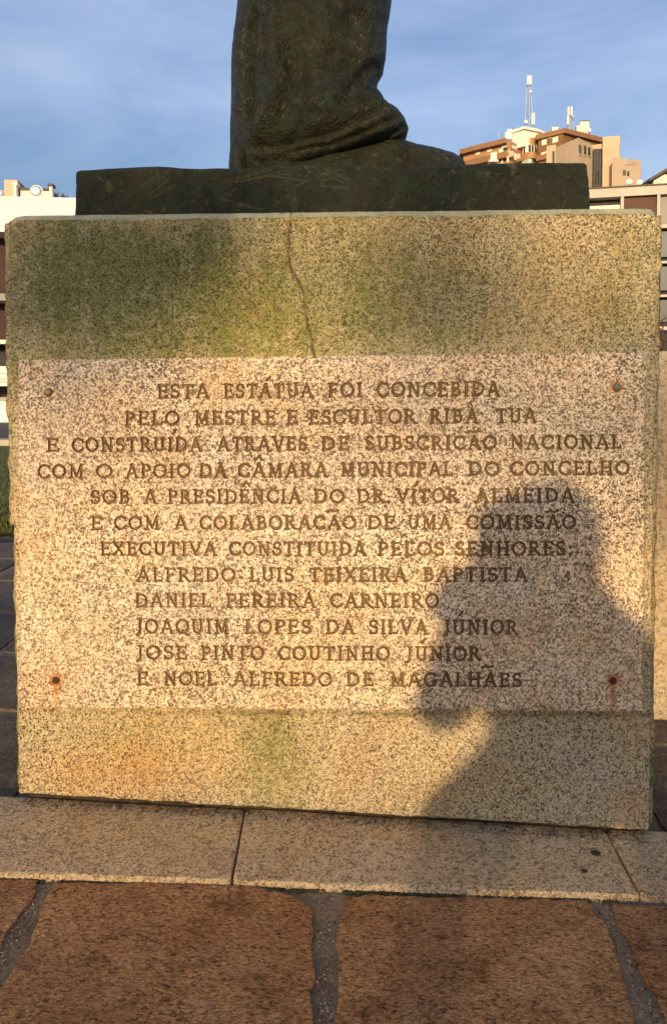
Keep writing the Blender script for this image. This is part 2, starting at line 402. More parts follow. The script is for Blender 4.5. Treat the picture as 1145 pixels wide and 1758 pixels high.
# pale granite strip in front of (and under) the pedestal
kA = [(-230, 1350), (32, 1362-6), (440, 1380), (418, 1400), (397, 1513), (0, 1498), (-230, 1489)]
def flip(poly):
    a = sum(poly[i][0]*poly[(i+1) % len(poly)][1]-poly[(i+1) % len(poly)][0]*poly[i][1] for i in range(len(poly)))
    return poly if a > 0 else poly[::-1]
H1 = .009
jx = gp((418, 1404), (397, 1513), h=H1); d1 = (jx[0]-jx[1])/np.linalg.norm(jx[0]-jx[1])
kl = gp((-420, 1482), (0, 1498), (395, 1512), h=H1); km = gp((400, 1512), (720, 1524), (1097, 1537), h=H1); kr = gp((1102, 1537), (1500, 1552), h=H1)
back = .028
def bk(p, q=None): return np.array([p[0]+(q if q is not None else 0), -.0+back, 0])
jb = jx[1]+d1*((back-jx[1][1])/d1[1])
jr0 = gp((1100, 1537), (1046, 1436), h=H1); d2 = (jr0[1]-jr0[0]); jrb = jr0[0]+d2*((back-jr0[0][1])/d2[1])
outline_slab('kerb_stone', flip([kl[0], kl[1], kl[2], jb-np.array([.0016, 0, 0]), bk(kl[0])]), H1, 'kerb', paving, .004, jag=.001)
outline_slab('kerb_stone', flip([km[0], km[1], km[2], jrb-np.array([.0016, 0, 0]), jb+np.array([.0016, 0, 0])]), H1, 'kerb', paving, .004, jag=.001)
outline_slab('kerb_stone', flip([kr[0], kr[1], bk(kr[1]), jrb+np.array([.0016, 0, 0])]), H1, 'kerb', paving, .004, jag=.001)
# brown slabs in the front row, outlines as they lie
sA = [(62, 1512), (60, 1530), (0, 1624), (-60, 1720), (-420, 1700), (-300, 1498), (0, 1505)]
sB = [(92, 1517), (300, 1517), (432, 1521), (506, 1538), (536, 1558), (539, 1600), (534, 1760), (530, 1900), (-70, 1890), (-20, 1740), (32, 1650)]
sC = [(592, 1536), (800, 1541), (1008, 1545), (1036, 1581), (1064, 1651), (1082, 1716), (1100, 1790), (1150, 1900), (584, 1900), (580, 1700), (577, 1620)]
sD = [(1052, 1553), (1300, 1562), (1540, 1575), (1900, 1850), (1210, 1880), (1146, 1752), (1102, 1661), (1077, 1611)]
for p in (sA, sB, sC, sD): outline_slab('paving_slab', flip(gp(*p)), 0., 'paving', paving, .0022, jag=.009)
# rows towards the camera and beside / behind the monument
for r, (y0, y1, off) in enumerate([(-1.12, -.70, .1), (-1.56, -1.16, .3), (-2.0, -1.6, .0), (-2.46, -2.05, .22)]):
    x = -2.5+off
    while x < 2.6:
        w = .40+random.random()*.12
        outline_slab('paving_slab', [(x, y0), (x+w-.045, y0+random.uniform(-.01, .01)), (x+w-.045, y1), (x, y1)], 0., 'paving', paving, .0022, jag=.006); x += w
for r in range(6):
    y0 = .04+r*.43
    for sx, xs in ((-1, (-2.4, -1.95, -1.5, -1.08)), (1, (.70, 1.15, 1.6, 2.05, 2.5))):
        for x in xs:
            w = .40
            outline_slab('paving_slab', [(x, y0), (x+w, y0), (x+w, y0+.385), (x, y0+.385)], 0., 'shaded_stone', paving, .0022, jag=.008)
for (xa, xb) in ((-2.55, -1.06), (1.22, 2.75)):
    for (y0, y1) in ((-.66, -.20), (-.16, .0)):
        x = xa
        while x < xb-.3:
            w = min(.46, xb-x); outline_slab('paving_slab', [(x, y0), (x+w-.04, y0), (x+w-.04, y1), (x, y1)], 0., 'shaded_stone', paving, .0022, jag=.006); x += w
# grit, crumbs and moss tufts in the joints
mb = MB(); mg = MB()
JN = [([(78, 1520), (30, 1600), (-15, 1690)], 14, 420), ([(565, 1545), (558, 1620), (556, 1720), (556, 1760)], 17, 520), ([(1030, 1545), (1058, 1600), (1085, 1660), (1112, 1730), (1130, 1765)], 13, 420), ([(60, 1512), (300, 1517), (560, 1532), (800, 1538), (1050, 1549), (1145, 1553)], 5, 420)]
for pts, wd, n in JN:
    for i in range(n):
        t = random.uniform(0, len(pts)-1.001); a = int(t); x = pts[a][0]+(pts[a+1][0]-pts[a][0])*(t-a)+random.gauss(0, wd*.55); y = pts[a][1]+(pts[a+1][1]-pts[a][1])*(t-a)+random.gauss(0, 2)
        r = random.choice((.0009, .0012, .0016, .002, .003)); p = atg(x, y, -.006+r*.3)
        (mb if random.random() < .8 else mg).add([p+r*np.array([random.uniform(-1, 1), random.uniform(-1, 1), random.uniform(-.2, 1)]) for _ in range(4)], [(0, 1, 2), (0, 2, 3), (0, 3, 1), (1, 3, 2)])
o = mb.build('joint_grit', 'pebble'); tag(o, 'sandy grit lying in the joints between the brown slabs', 'grit', kind='stuff')
o = mg.build('joint_crumbs', 'dirt'); tag(o, 'dark earth crumbs in the joints between the brown slabs', 'dirt', kind='stuff')
# moss along the foot of the strip
mb = MB()
for (xa, xb, dens) in ((-20, 60, 90), (200, 560, 160), (590, 800, 240), (820, 1060, 120), (60, 200, 50)):
    for i in range(dens):
        x = random.uniform(xa, xb); y = 1502+(x*.0353)+random.uniform(2, 11); p = atg(x, y, -.003); r = random.uniform(.0015, .0055)
        V = [p+r*np.array([math.cos(a)*random.uniform(.7, 1.5), math.sin(a), 0]) for a in np.linspace(0, 6.28, 7)[:-1]]+[p+np.array([0, 0, r*.6])]
        mb.add(V, [(j, (j+1) % 6, 6) for j in range(6)])
o = mb.build('moss', 'moss', smooth=True); tag(o, 'dark moss in the joint between pale strip and brown slabs', 'moss', kind='stuff')

# ================================================================== THE PEDESTAL
ped = thing('granite_pedestal', (0, .5, 0), 'large speckled granite pedestal stained green, carrying the bronze statue', 'pedestal')
TL, TR, BR, BL = at(13, 366), at(1129, 353), at(1115, 1428), at(32, 1363)
nx, ny = 620, 520
P = quadgrid((TL, TR, BR, BL), nx, ny)
X, Yp = proj(P)
w_ = 1.29; sx = np.linspace(0, 1.29, nx)[None, :]*np.ones((ny, 1)); sy = np.linspace(0, 1.19, ny)[:, None]*np.ones((1, nx))
el = np.minimum(sx, 1.29-sx); ej = (fbm(sx, sy, 30, 21)-.5)
def rnd_edge(e, r): e = np.clip(e, 0, r); return r-np.sqrt(np.maximum(r*r-(r-e)**2, 0))
dy = rnd_edge(np.maximum(el+ej*.006, 0), .005)
dy = np.maximum(dy, rnd_edge(np.maximum(1.19-sy+ej*.008, 0), .006))
ch = .0135*(1+.25*(fbm(sx, sy*0, 9, 31)-.5))
lip = np.clip((ch-sy+ej*.004)/.0012, 0, 1)
dy = np.maximum(dy, np.clip(ch-sy+ej*.004, 0, 1)*1.5+lip*.0035)            # worn chamfer along the top
pale = lip*(.55+.6*fbm(sx, sy, 25, 33, 3))
corner = np.clip(1-np.hypot(np.minimum(sx, 1.29-sx), sy)/.025, 0, 1); dy += corner*.012
rough = (fbm(sx, sy, 170, 41, 3)-.5)*.0042+(fbm(sx, sy, 20, 45, 3)-.5)*.0040
crack = [(499, 352), (498, 390), (495, 420), (499, 459), (507, 472), (513, 484), (523, 509), (522, 522), (525, 534), (530, 564), (538, 584), (535, 597), (541, 612)]
wob = (fbm(X, Yp, .12, 51, 3)-.5)*6
cdist = segdist(X+wob, Yp, crack)
crk = np.clip(1-cdist/(1.5+1.0*fbm(X, Yp, .03, 5, 2)), 0, 1)
P[..., 1] += dy+rough+crk*.014
algae = 1.0*blob(X, Yp, 100, 480, 260, 170, 10, .8)+.55*blob(X, Yp, 330, 420, 150, 80, -25, .7)+.55*blob(X, Yp, 400, 560, 90, 90, 0, .8)
algae = np.maximum(algae, .72*blob(X, Yp, 520, 520, 360, 170, 0, .8))
algae = np.maximum(algae, .55*np.clip((820-X)/300, 0, 1)*(Yp < 640))
algae = np.maximum(algae, .42*blob(X, Yp, 1050, 530, 60, 120, 0, .8)); algae = np.maximum(algae, .45*blob(X, Yp, 1090, 470, 60, 150, 0, .7))
algae = np.maximum(algae, .62*blob(X, Yp, 470, 1310, 60, 105, 8, .7)); algae = np.maximum(algae, .12*blob(X, Yp, 200, 1250, 240, 40, 0, .8))
algae = np.maximum(algae, .8*np.clip(1-(sy-.012)/.012, 0, 1)*np.clip((X-330)/120, .15, 1)*(fbm(sx, sy, 14, 61, 3)*1.5))
algae = np.maximum(algae, .5*blob(X, Yp, 760, 570, 130, 70, 0, .8))
algae *= np.clip(.35+fbm(sx, sy, 6, 71, 4)*1.25, 0, 1.1)
grime_shade = .62*blob(X, Yp, 150, 440, 190, 105, -8, .8)+.42*blob(X, Yp, 330, 415, 110, 60, -35, .8)+.3*blob(X, Yp, 760, 470, 110, 120, 10, .9)+.75*np.clip(1-cdist/9, 0, 1)*.5  # weathering stain upper left; mid-right patch is tree shade put into the colour
grime_shade = np.maximum(grime_shade, crk*1.5)
grime_shade += .35*np.clip((Yp-(1340+(X*.062)))/40, 0, 1)*fbm(sx, sy, 12, 12, 3)
grime_shade = np.maximum(grime_shade, 1.2*np.clip(1-np.abs(Yp-1222-(X-35)*.006)/7, 0, 1)*np.clip(X/500, .3, 1))  # shadow line of the plaque put into the colour below its edge
grime_shade = np.clip(grime_shade, 0, 1.2)*np.clip(fbm(sx, sy, 9, 81, 4)*1.8, 0, 1.15)
lich = np.clip(.75*blob(X, Yp, 250, 1290, 260, 90, 0, .8)+.7*blob(X, Yp, 470, 560, 160, 60, 0, .9)+.6*blob(X, Yp, 620, 430, 130, 90, 0, .9)+.55*blob(X, Yp, 950, 470, 120, 110, 0, .9), 0, 1)
rust = np.clip(.35*blob(X, Yp, 1085, 1380, 30, 40, 0, .9)+.3*blob(X, Yp, 1085, 1260, 25, 40, 0, .9)+.30*blob(X, Yp, 200, 1330, 170, 45, 0, .9)+.22*blob(X, Yp, 620, 1330, 40, 70, 20, .9)+.12*blob(X, Yp, 830, 1310, 120, 60, 0, .9), 0, 1)
mask = ~((X > 60) & (X < 1075) & (Yp > 650) & (Yp < 1190))[:-1, :-1]
fs = gridmesh(P, 'slab', 'front_slab', ped, dict(algae=algae, grime_shade=grime_shade, rust=rust, lichen=lich, pale=pale), mask, skirt=.16)
tag(fs, 'cracked front slab, dark green with algae at upper left')
def side_slab(name, quad, y0, y1, seed, alg, gri, lab=None):
    "one of the side cladding slabs: only its narrow front edge shows"
    q = [at(*p, Y=y0) for p in quad]
    n1, n2 = 18, 160; G_ = quadgrid(q, n1, n2); wx = np.linspace(0, .05, n1)[None, :]*np.ones((n2, 1)); hz = np.linspace(0, .6, n2)[:, None]*np.ones((1, n1))
    e = np.minimum(wx, .05-wx); e = np.minimum(e, np.minimum(hz, .6-hz)*1.2)
    G_[..., 1] += rnd_edge(np.maximum(e+(fbm(wx, hz, 40, seed)-.5)*.012, 0), .012)+(fbm(wx, hz, 120, seed+3)-.5)*.004
    G_[..., 0] += (fbm(hz, hz*0, 45, seed+8, 3)-.5)*.004
    z = np.zeros((n2, n1)); nz = np.clip(fbm(wx, hz, 8, seed+5)*1.8, 0, 1)
    o = gridmesh(G_, 'slab', name, ped, dict(algae=z+alg*nz, grime_shade=z+gri*nz, rust=z, lichen=z+.3), None, skirt=y1)
    return o
side_slab('side_slab', [(3, 381), (42, 378), (55, 902), (14.5, 903)], .018, .95, 101, .25, .05)
tag(side_slab('side_slab', [(19.5, 907), (55, 906), (66, 1359), (29, 1357)], .022, .95, 111, 1.0, .35), 'lower side slab with a green edge')
side_slab('side_slab', [(1100, 366), (1138.5, 367), (1130, 899), (1090, 899)], .018, .95, 121, .25, .05)
side_slab('side_slab', [(1090, 904), (1129, 904), (1123, 1419), (1086, 1417)], .022, .95, 131, .55, .2)
zt = float(at(572, 357)[2])
bl_, br_ = at(40, 1366), at(1106, 1426)
V = [(x, y, z+dz) for y in (.030, .90) for (x, _, z) in (bl_, br_) for dz in (-.09, .006)]
mobj('bedding', V, [(0, 2, 3, 1), (4, 5, 7, 6), (0, 1, 5, 4), (2, 6, 7, 3), (1, 3, 7, 5), (0, 4, 6, 2)], 'dirt', ped)
MB().box((-.55, .17, .01), (.56, .9, zt-.012)).build('core', 'dirt', ped)
# top cap stone under the bronze plinth
MB().box((-.60, .165, zt-.01), (.60, .93, zt-.004)).build('bedding', 'kerb', ped)
# dirt and grit in the gap below the slab
mb = MB()
for i in range(1900):
    x = random.uniform(30, 1112); yb = 1370+(x-32)*.0605; p = atg(x, yb+random.uniform(-6, 9)+abs(random.gauss(0, 5)), H1); r = random.uniform(.0008, .0036)
    c = [p+r*np.array([random.uniform(-1, 1), random.uniform(-1, 1), random.uniform(.0, 1)]) for _ in range(4)]
    mb.add(c, [(0, 1, 2), (0, 2, 3), (0, 3, 1), (1, 3, 2)])
o = mb.build('dirt', 'dirt'); tag(o, 'dark dirt and crumbs along the foot of the pedestal', 'dirt', kind='stuff')
mb = MB()
for (x, y) in [(196, 1388), (240, 1391), (475, 1401), (560, 1408), (596, 1409), (615, 1410), (1000, 1442), (640, 1412)]:
    p = atg(x, y, H1); r = random.uniform(.002, .0035)
    c = [p+r*np.array(v) for v in ((1.3, 0, 0), (-.4, 1, 0), (-1, -.7, 0), (0, 0, 1.1))]
    mb.add(c, [(0, 1, 3), (1, 2, 3), (2, 0, 3), (0, 2, 1)])
o = mb.build('grit', 'pebble'); tag(o, 'pale grit scattered at the foot of the pedestal', 'grit', kind='stuff')
p = atg(338, 1392, H1+.003)
lf = mobj('dry_leaf', [p+np.array(v) for v in ((-.009, 0, 0), (-.002, -.005, .002), (.008, -.001, .006), (.002, .005, .003), (0, 0, -.001))], [(0, 1, 4), (1, 2, 4), (2, 3, 4), (3, 0, 4)], 'leafdry')
tag(lf, 'tiny red-brown dry leaf at the foot of the pedestal', 'leaf')
for i, (x, y) in enumerate([(1022, 1465), (1003, 1496), (1040, 1446)]):
    p = atg(x, y, H1+.0005); r = (.009, .006, .006)[i]
    V = [p+r*np.array([math.cos(a)*1.2*random.uniform(.8, 1.1), math.sin(a)*random.uniform(.8, 1.1), .05]) for a in np.linspace(0, 6.28, 11)[:-1]]+[p+np.array([0, 0, .002])]
    o = mobj('gum_spot', V, [(j, (j+1) % 10, 10) for j in range(10)], 'pebble' if i == 2 else 'dirt', None, True)
    tag(o, ['larger dark gum spot on pale strip, right of the pedestal middle', 'small dark gum spot on pale strip near its front edge', 'pale grey gum spot by the right kerb joint'][i], 'gum spot')

# ================================================================== THE PLAQUE
plq = thing('granite_plaque', at(570, 1217), 'pinkish speckled granite plaque with carved twelve-line inscription, bolted to the pedestal', 'plaque')
YF = -.034
c4 = (at(30, 618, YF), at(1112, 603, YF), at(1104.5, 1223, YF), at(35, 1216.5, YF))
nx, ny = 1180, 640
P = quadgrid(c4, nx, ny); X, Yp = proj(P)
sx = np.linspace(0, 1.225, nx)[None, :]*np.ones((ny, 1)); sy = np.linspace(0, .69, ny)[:, None]*np.ones((1, nx))
# --- the carved letters: strokes of a serifed roman capital, cap height 1
TH, TN, SF = .185, .125, .085
def arc(cx, cy, rx, ry, a0, a1, n=14): return [(cx+rx*math.cos(math.radians(a0+(a1-a0)*i/n)), cy+ry*math.sin(math.radians(a0+(a1-a0)*i/n))) for i in range(n+1)]
def sf(x, y, l=.15, r=.15): return ([(x-l, y), (x+r, y)], SF)
def glyph(c):
    t = .93; b = .07
    st = lambda x: ([(x, .03), (x, .97)], TH)
    if c == 'A': return .92, [([(.12, .02), (.44, .98)], TN), ([(.46, .98), (.80, .02)], TH), ([(.22, .34), (.70, .34)], TN*.9), sf(.10, .03, .10, .12), sf(.82, .03, .13, .11)]
    if c == 'B': return .74, [st(.18), ([(.18, t)]+arc(.36, .735, .21, .205, 90, -90)+[(.18, .53)], TN), ([(.18, .53)]+arc(.38, .30, .25, .235, 90, -90)+[(.18, b)], TN*1.1), sf(.15, .97, .12, 0), sf(.15, .03, .12, 0)]
    if c == 'C': return .86, [(arc(.49, .5, .40, .45, 42, 318, 22), TH*.9), ([(.80, .93), (.80, .70)], SF), ([(.80, .07), (.80, .28)], SF)]
    if c == 'D': return .90, [st(.18), ([(.18, t)]+arc(.40, .5, .40, .43, 90, -90, 18)+[(.18, b)], TH*.85), sf(.15, .97, .12, 0), sf(.15, .03, .12, 0)]
    if c == 'E': return .72, [st(.18), ([(.18, t), (.62, t)], TN), ([(.18, .52), (.52, .52)], TN*.9), ([(.18, b), (.64, b)], TN), ([(.63, .98), (.63, .80)], SF), ([(.53, .62), (.53, .42)], SF), ([(.65, .02), (.66, .22)], SF), sf(.15, .97, .12, 0), sf(.15, .03, .12, 0)]
    if c == 'F': return .68, [st(.18), ([(.18, t), (.60, t)], TN), ([(.18, .52), (.50, .52)], TN*.9), ([(.61, .98), (.61, .78)], SF), ([(.51, .62), (.51, .42)], SF), sf(.15, .97, .12, 0), sf(.18, .03, .14, .16)]
    if c == 'G': return .94, [(arc(.50, .5, .41, .45, 42, 330, 22), TH*.9), ([(.80, .93), (.80, .70)], SF), ([(.80, .42), (.80, .12)], TH*.9), sf(.79, .43, .14, .12)]
    if c == 'H': return .92, [st(.19), st(.73), ([(.19, .52), (.73, .52)], TN), sf(.19, .97), sf(.19, .03), sf(.73, .97), sf(.73, .03)]
    if c == 'I': return .40, [st(.20), sf(.20, .97), sf(.20, .03)]
    if c == 'J': return .50, [([(.30, .97), (.30, .10), (.24, -.06), (.08, -.12)], TH*.9), sf(.30, .97)]
    if c == 'L': return .70, [st(.18), ([(.18, b), (.62, b)], TN), ([(.64, .02), (.65, .24)], SF), sf(.18, .97), sf(.15, .03, .12, 0)]
    if c == 'M': return 1.06, [([(.20, .03), (.22, .97)], TN), ([(.22, .97), (.54, .12)], TH*.9), ([(.54, .12), (.85, .97)], TN), ([(.85, .97), (.88, .03)], TH), sf(.18, .97, .12, .05), sf(.88, .97, .05, .12), sf(.20, .03), sf(.88, .03)]
    if c == 'N': return .94, [([(.20, .03), (.20, .97)], TN), ([(.20, .97), (.75, .05)], TH), ([(.75, .03), (.75, .97)], TN), sf(.18, .97, .14, .05), sf(.20, .03), sf(.75, .97)]
    if c == 'O': return .94, [(arc(.47, .5, .40, .45, 0, 360, 30), TH*.88)]
    if c == 'P': return .70, [st(.18), ([(.18, t)]+arc(.36, .71, .26, .22, 90, -90)+[(.18, .49)], TN*1.1), sf(.15, .97, .12, 0), sf(.18, .03, .14, .16)]
    if c == 'Q': return .94, [(arc(.47, .5, .40, .45, 0, 360, 30), TH*.88), ([(.48, .22), (.68, .02), (.92, -.12)], TN*1.1)]
    if c == 'R': return .82, [st(.18), ([(.18, t)]+arc(.36, .72, .24, .21, 90, -90)+[(.18, .51)], TN*1.1), ([(.38, .50), (.74, .03)], TH*.9), sf(.15, .97, .12, 0), sf(.18, .03, .14, .13), sf(.76, .03, .05, .12)]
    if c == 'S': return .66, [(arc(.34, .73, .23, .215, 30, 270, 14)+arc(.34, .285, .25, .23, 90, -150, 14), TH*.85), ([(.56, .95), (.56, .74)], SF), ([(.09, .05), (.09, .28)], SF)]
    if c == 'T': return .80, [([(.40, .03), (.40, .95)], TH), ([(.07, t), (.73, t)], TN), ([(.06, .97), (.06, .76)], SF), ([(.74, .97), (.74, .76)], SF), sf(.40, .03)]
    if c == 'U': return .90, [([(.19, .97), (.19, .36)]+arc(.45, .36, .26, .31, 180, 360, 14)+[(.71, .97)], TH*.85), sf(.19, .97), sf(.71, .97)]
    if c == 'V': return .90, [([(.12, .97), (.46, .04)], TH), ([(.46, .04), (.80, .97)], TN), sf(.11, .97), sf(.80, .97)]
    if c == 'X': return .88, [([(.12, .97), (.76, .03)], TH), ([(.76, .97), (.12, .03)], TN), sf(.12, .97), sf(.76, .97), sf(.12, .03), sf(.76, .03)]
    if c == '.': return .30, [([(.12, .07), (.13, .07)], .20)]
    if c == ':': return .30, [([(.15, .10), (.16, .10)], .19), ([(.15, .62), (.16, .62)], .19)]
    return .3, []
LINES = [   # cap top / baseline at x=250 and x=850, then the words with their first and last pixel; accents: kind, x, y
 ((659.9, 683.9), (655.2, 679.8), [('ESTA', 272, 358), ('ESTATUA', 386, 536), ('FOI', 565, 621), ('CONCEBIDA', 648, 857)], [("'", 461, 650)]),
 ((706.0, 730.0), (701.3, 726.0), [('PELO', 216, 307), ('MESTRE', 335, 472), ('E', 493, 511), ('ESCULTOR', 532, 712), ('RIBA', 739, 820), ('TUA', 853, 919)], [("`", 808, 694)]),
 ((751.0, 774.9), (747.6, 771.4), [('E', 81, 100), ('CONSTRUIDA', 125, 346), ('ATRAVES', 375, 526), ('DE', 553, 599), ('SUBSCRICAO', 628, 851), ('NACIONAL', 877, 1065)], [('~', 811, 741), ("'", 299, 742)]),
 ((796.4, 820.2), (792.6, 816.4), [('COM', 66, 143), ('O', 167, 192), ('APOIO', 217, 326), ('DA', 344, 389), ('CAMARA', 410, 561), ('MUNICIPAL', 586, 776), ('DO', 805, 856), ('CONCELHO', 877, 1079)], [('^', 445, 786)]),
 ((841.0, 864.6), (838.7, 862.8), [('SOB', 157, 222), ('A', 248, 269), ('PRESIDENCIA', 290, 516), ('DO', 540, 590), ('DR.', 614, 670), ('VITOR', 682, 786), ('ALMEIDA', 817, 985)], [('^', 423, 831), ("'", 714, 832)]),
 ((885.9, 909.2), (884.7, 908.3), [('E', 157, 175), ('COM', 197, 273), ('A', 301, 321), ('COLABORACAO', 344, 610), ('DE', 632, 677), ('UMA', 701, 773), ('COMISSAO', 801, 987)], [('~', 571, 877), ('~', 948, 878)]),
 ((930.4, 953.6), (929.8, 954.0), [('EXECUTIVA', 174, 371), ('CONSTITUIDA', 395, 627), ('PELOS', 650, 761), ('SENHORES:', 782, 981)], []),
 ((975.0, 998.6), (974.5, 998.5), [('ALFREDO', 236, 403), ('LUIS', 430, 503), ('TEIXEIRA', 533, 697), ('BAPTISTA', 728, 904)], []),
 ((1018.8, 1042.6), (1019.2, 1043.2), [('DANIEL', 234, 361), ('PEREIRA', 390, 541), ('CARNEIRO', 568, 752)], []),
 ((1063.2, 1087.6), (1065.0, 1089.4), [('JOAQUIM', 235, 392), ('LOPES', 422, 533), ('DA', 561, 608), ('SILVA', 635, 733), ('JUNIOR', 762, 887)], [("'", 791, 1054)]),
 ((1108.6, 1132.2), (1110.8, 1134.8), [('JOSE', 235, 320), ('PINTO', 347, 452), ('COUTINHO', 479, 668), ('JUNIOR', 698, 823)], [("'", 727, 1101)]),
 ((1153.0, 1176.8), (1155.6, 1179.4), [('E', 237, 253), ('NOEL', 283, 371), ('ALFREDO', 402, 569), ('DE', 596, 640), ('MAGALHAES', 671, 894)], [('~', 837, 1145)]),
]
groove = np.zeros(X.shape); lineid = np.full(X.shape, -1); LET = []
def carve(k, pts, wpx):
    xs = [p[0] for p in pts]; ys = [p[1] for p in pts]; m = wpx
    i0 = np.searchsorted(Yp[:, nx//2], min(ys)-m-10); i1 = np.searchsorted(Yp[:, nx//2], max(ys)+m+10)
    j0 = np.searchsorted(X[ny//2], min(xs)-m-8); j1 = np.searchsorted(X[ny//2], max(xs)+m+8)
    sl_ = (slice(max(i0, 0), i1), slice(max(j0, 0), j1))
    d = segdist(X[sl_], Yp[sl_], pts); g_ = np.clip((wpx/2+.35-d)/(wpx/2*.85), 0, 1)
    up = g_ > groove[sl_]; groove[sl_] = np.where(up, g_, groove[sl_]); lineid[sl_] = np.where(g_ > 0, k, lineid[sl_])
for k, (l0, l1, words, accents) in enumerate(LINES):
    for word, xa, xb in words:
        gl = [glyph(c) for c in word]; gap = .16
        tot = sum(a for a, _ in gl)+gap*(len(gl)-1)-.12
        sc = (xb-xa)/tot; x = xa-.06*sc
        for a, strokes in gl:
            jit = random.uniform(-.5, .5); LET.append((k, 'letter'))
            for pts, wd in strokes:
                q = []
                for (u, v) in pts:
                    px = x+u*sc; f_ = (px-250)/600; top = l0[0]+(l1[0]-l0[0])*f_; bot = l0[1]+(l1[1]-l0[1])*f_
                    q.append((px, bot+(top-bot)*v+jit*.6))
                carve(len(LET)-1, q, wd*24*(1.0+random.uniform(-.08, .08)))
            x += (a+gap)*sc
    for kind, ax_, ay_ in accents:
        q = {'~': [(ax_-10, ay_+1.5), (ax_-4, ay_-1), (ax_+3, ay_+.8), (ax_+10, ay_-1.2)], '^': [(ax_-5.5, ay_+3.5), (ax_, ay_-3.5), (ax_+5.5, ay_+3.5)], "'": [(ax_+3, ay_-4), (ax_-2.5, ay_+3)], '`': [(ax_-2, ay_-3), (ax_+2, ay_+3)]}[kind]
        LET.append((k, 'accent')); carve(len(LET)-1, q, 3.4 if kind != '`' else 2.4)
e = np.minimum(np.minimum(sx, 1.225-sx), np.minimum(sy, .69-sy)); ej = fbm(sx, sy, 40, 201)-.5
ch2 = np.clip(fbm(sx, sy, 26, 221, 3)-.60, 0, 1)*.05
dy = rnd_edge(np.maximum(e+ej*.006-ch2, 0), .0045)+(fbm(sx, sy, 190, 205, 3)-.5)*.0016+(fbm(sx, sy, 25, 215, 3)-.5)*.0012
gs = groove*groove*(3-2*groove)
P[..., 1] += dy+gs*.0058
BOLTS = [(83, 673), (1058.5, 664.5), (96, 1168), (1052, 1169)]
rust = np.zeros(X.shape)
wv = (fbm(X, Yp, .08, 301, 3)-.5)*8
for (bx, by), ln, a in zip(BOLTS, (8, 44, 54, 60), (.3, 1.1, 1.5, 1.5)):
    core = np.clip(1-np.abs(X-bx+wv*.7)/(6 if by > 900 else 4.5), 0, 1); along = np.clip(1-(Yp-by)/ln, 0, 1)*(Yp > by)
    rust = np.maximum(rust, a*core**.6*along**.5*(.55+.6*fbm(X, Yp, .15, 311, 3))); rust = np.maximum(rust, .8*a*np.clip(1.7-np.hypot(X-bx, Yp-by)/9, 0, 1))
rust = np.maximum(rust, .16*blob(X, Yp, 70, 950, 70, 90, 0, .9)+.14*blob(X, Yp, 230, 850, 200, 110, 20, .9)); rust = np.maximum(rust, .2*blob(X, Yp, 90, 1180, 60, 60, 0, .9))
algae = .35*np.clip(1-np.abs(X-1109)/8, 0, 1)*(Yp < 1100)+.10*blob(X, Yp, 300, 1195, 260, 30, 0, .9)
grime_shade = np.clip(.32*blob(X, Yp, 200, 690, 55, 60, 0, .9)+.34*blob(X, Yp, 60, 740, 40, 60, 0, .9)+.25*blob(X, Yp, 120, 860, 50, 40, 0, .9)+.22*blob(X, Yp, 330, 1060, 160, 80, 10, .9)+.18*blob(X, Yp, 1050, 1110, 60, 50, 0, .9), 0, 1)  # upper-left grey patch is partly tree shade put into the colour
grime_shade *= np.clip(fbm(sx, sy, 9, 331, 4)*1.9, 0, 1.2); lich = .25*blob(X, Yp, 500, 1120, 420, 120, 0, .9)+.2*blob(X, Yp, 900, 740, 200, 90, 0, .9)
at_ = dict(algae=algae, grime_shade=grime_shade, rust=np.clip(rust, 0, .95), lichen=np.clip(lich, 0, 1), groove=groove)
fq = np.maximum.reduce([groove[:-1, :-1], groove[1:, :-1], groove[:-1, 1:], groove[1:, 1:]])
fl = np.maximum.reduce([lineid[:-1, :-1], lineid[1:, :-1], lineid[:-1, 1:], lineid[1:, 1:]])
infl = (fq > .02) & (fl >= 0)
gridmesh(P, 'plaque', 'slab', plq, at_, ~infl, skirt=.004)
TXT = ['ESTA ESTÁTUA FOI CONCEBIDA', 'second carved line, naming the sculptor', 'E CONSTRUÍDA ATRAVES DE SUBSCRICÃO NACIONAL', 'COM O APOIO DA CÂMARA MUNICIPAL DO CONCELHO', 'fifth carved line, naming the presiding doctor', 'E COM A COLABORACÃO DE UMA COMISSÃO', 'EXECUTIVA CONSTITUIDA PELOS SENHORES:', 'first carved line of committee names', 'second carved line of committee names', 'third carved line of committee names', 'fourth carved line of committee names', 'last carved line of committee names']
lrow = []
for k in range(12):
    l0 = LINES[k][0]; w0_, w1_ = LINES[k][2][0][1], LINES[k][2][-1][2]
    o = bpy.data.objects.new('inscription_line', None); o.location = tuple(at((w0_+w1_)/2, l0[1], YF)); o.empty_display_size = .05; link(o, plq); lrow.append(o)
    o['label'] = TXT[k] if (k > 6 or k in (1, 4)) else 'carved line reading '+TXT[k]
bpy.context.view_layer.update()
ii, jj = np.nonzero(infl); ids = fl[ii, jj]
order = np.argsort(ids, kind='stable'); ii, jj, ids = ii[order], jj[order], ids[order]; cut = np.searchsorted(ids, np.arange(len(LET)+1))
for n_, (k, nm) in enumerate(LET):
    a_, b_ = cut[n_], cut[n_+1]
    if a_ == b_: continue
    r_, c_ = ii[a_:b_], jj[a_:b_]; i0, i1, j0, j1 = r_.min(), r_.max()+2, c_.min(), c_.max()+2
    mk = np.zeros((i1-i0-1, j1-j0-1), bool); mk[r_-i0, c_-j0] = True
    o = gridmesh(P[i0:i1, j0:j1], 'plaque', nm, None, {q: A[i0:i1, j0:j1] for q, A in at_.items()}, mk)
    o.parent = lrow[k]; o.matrix_parent_inverse = lrow[k].matrix_world.inverted()
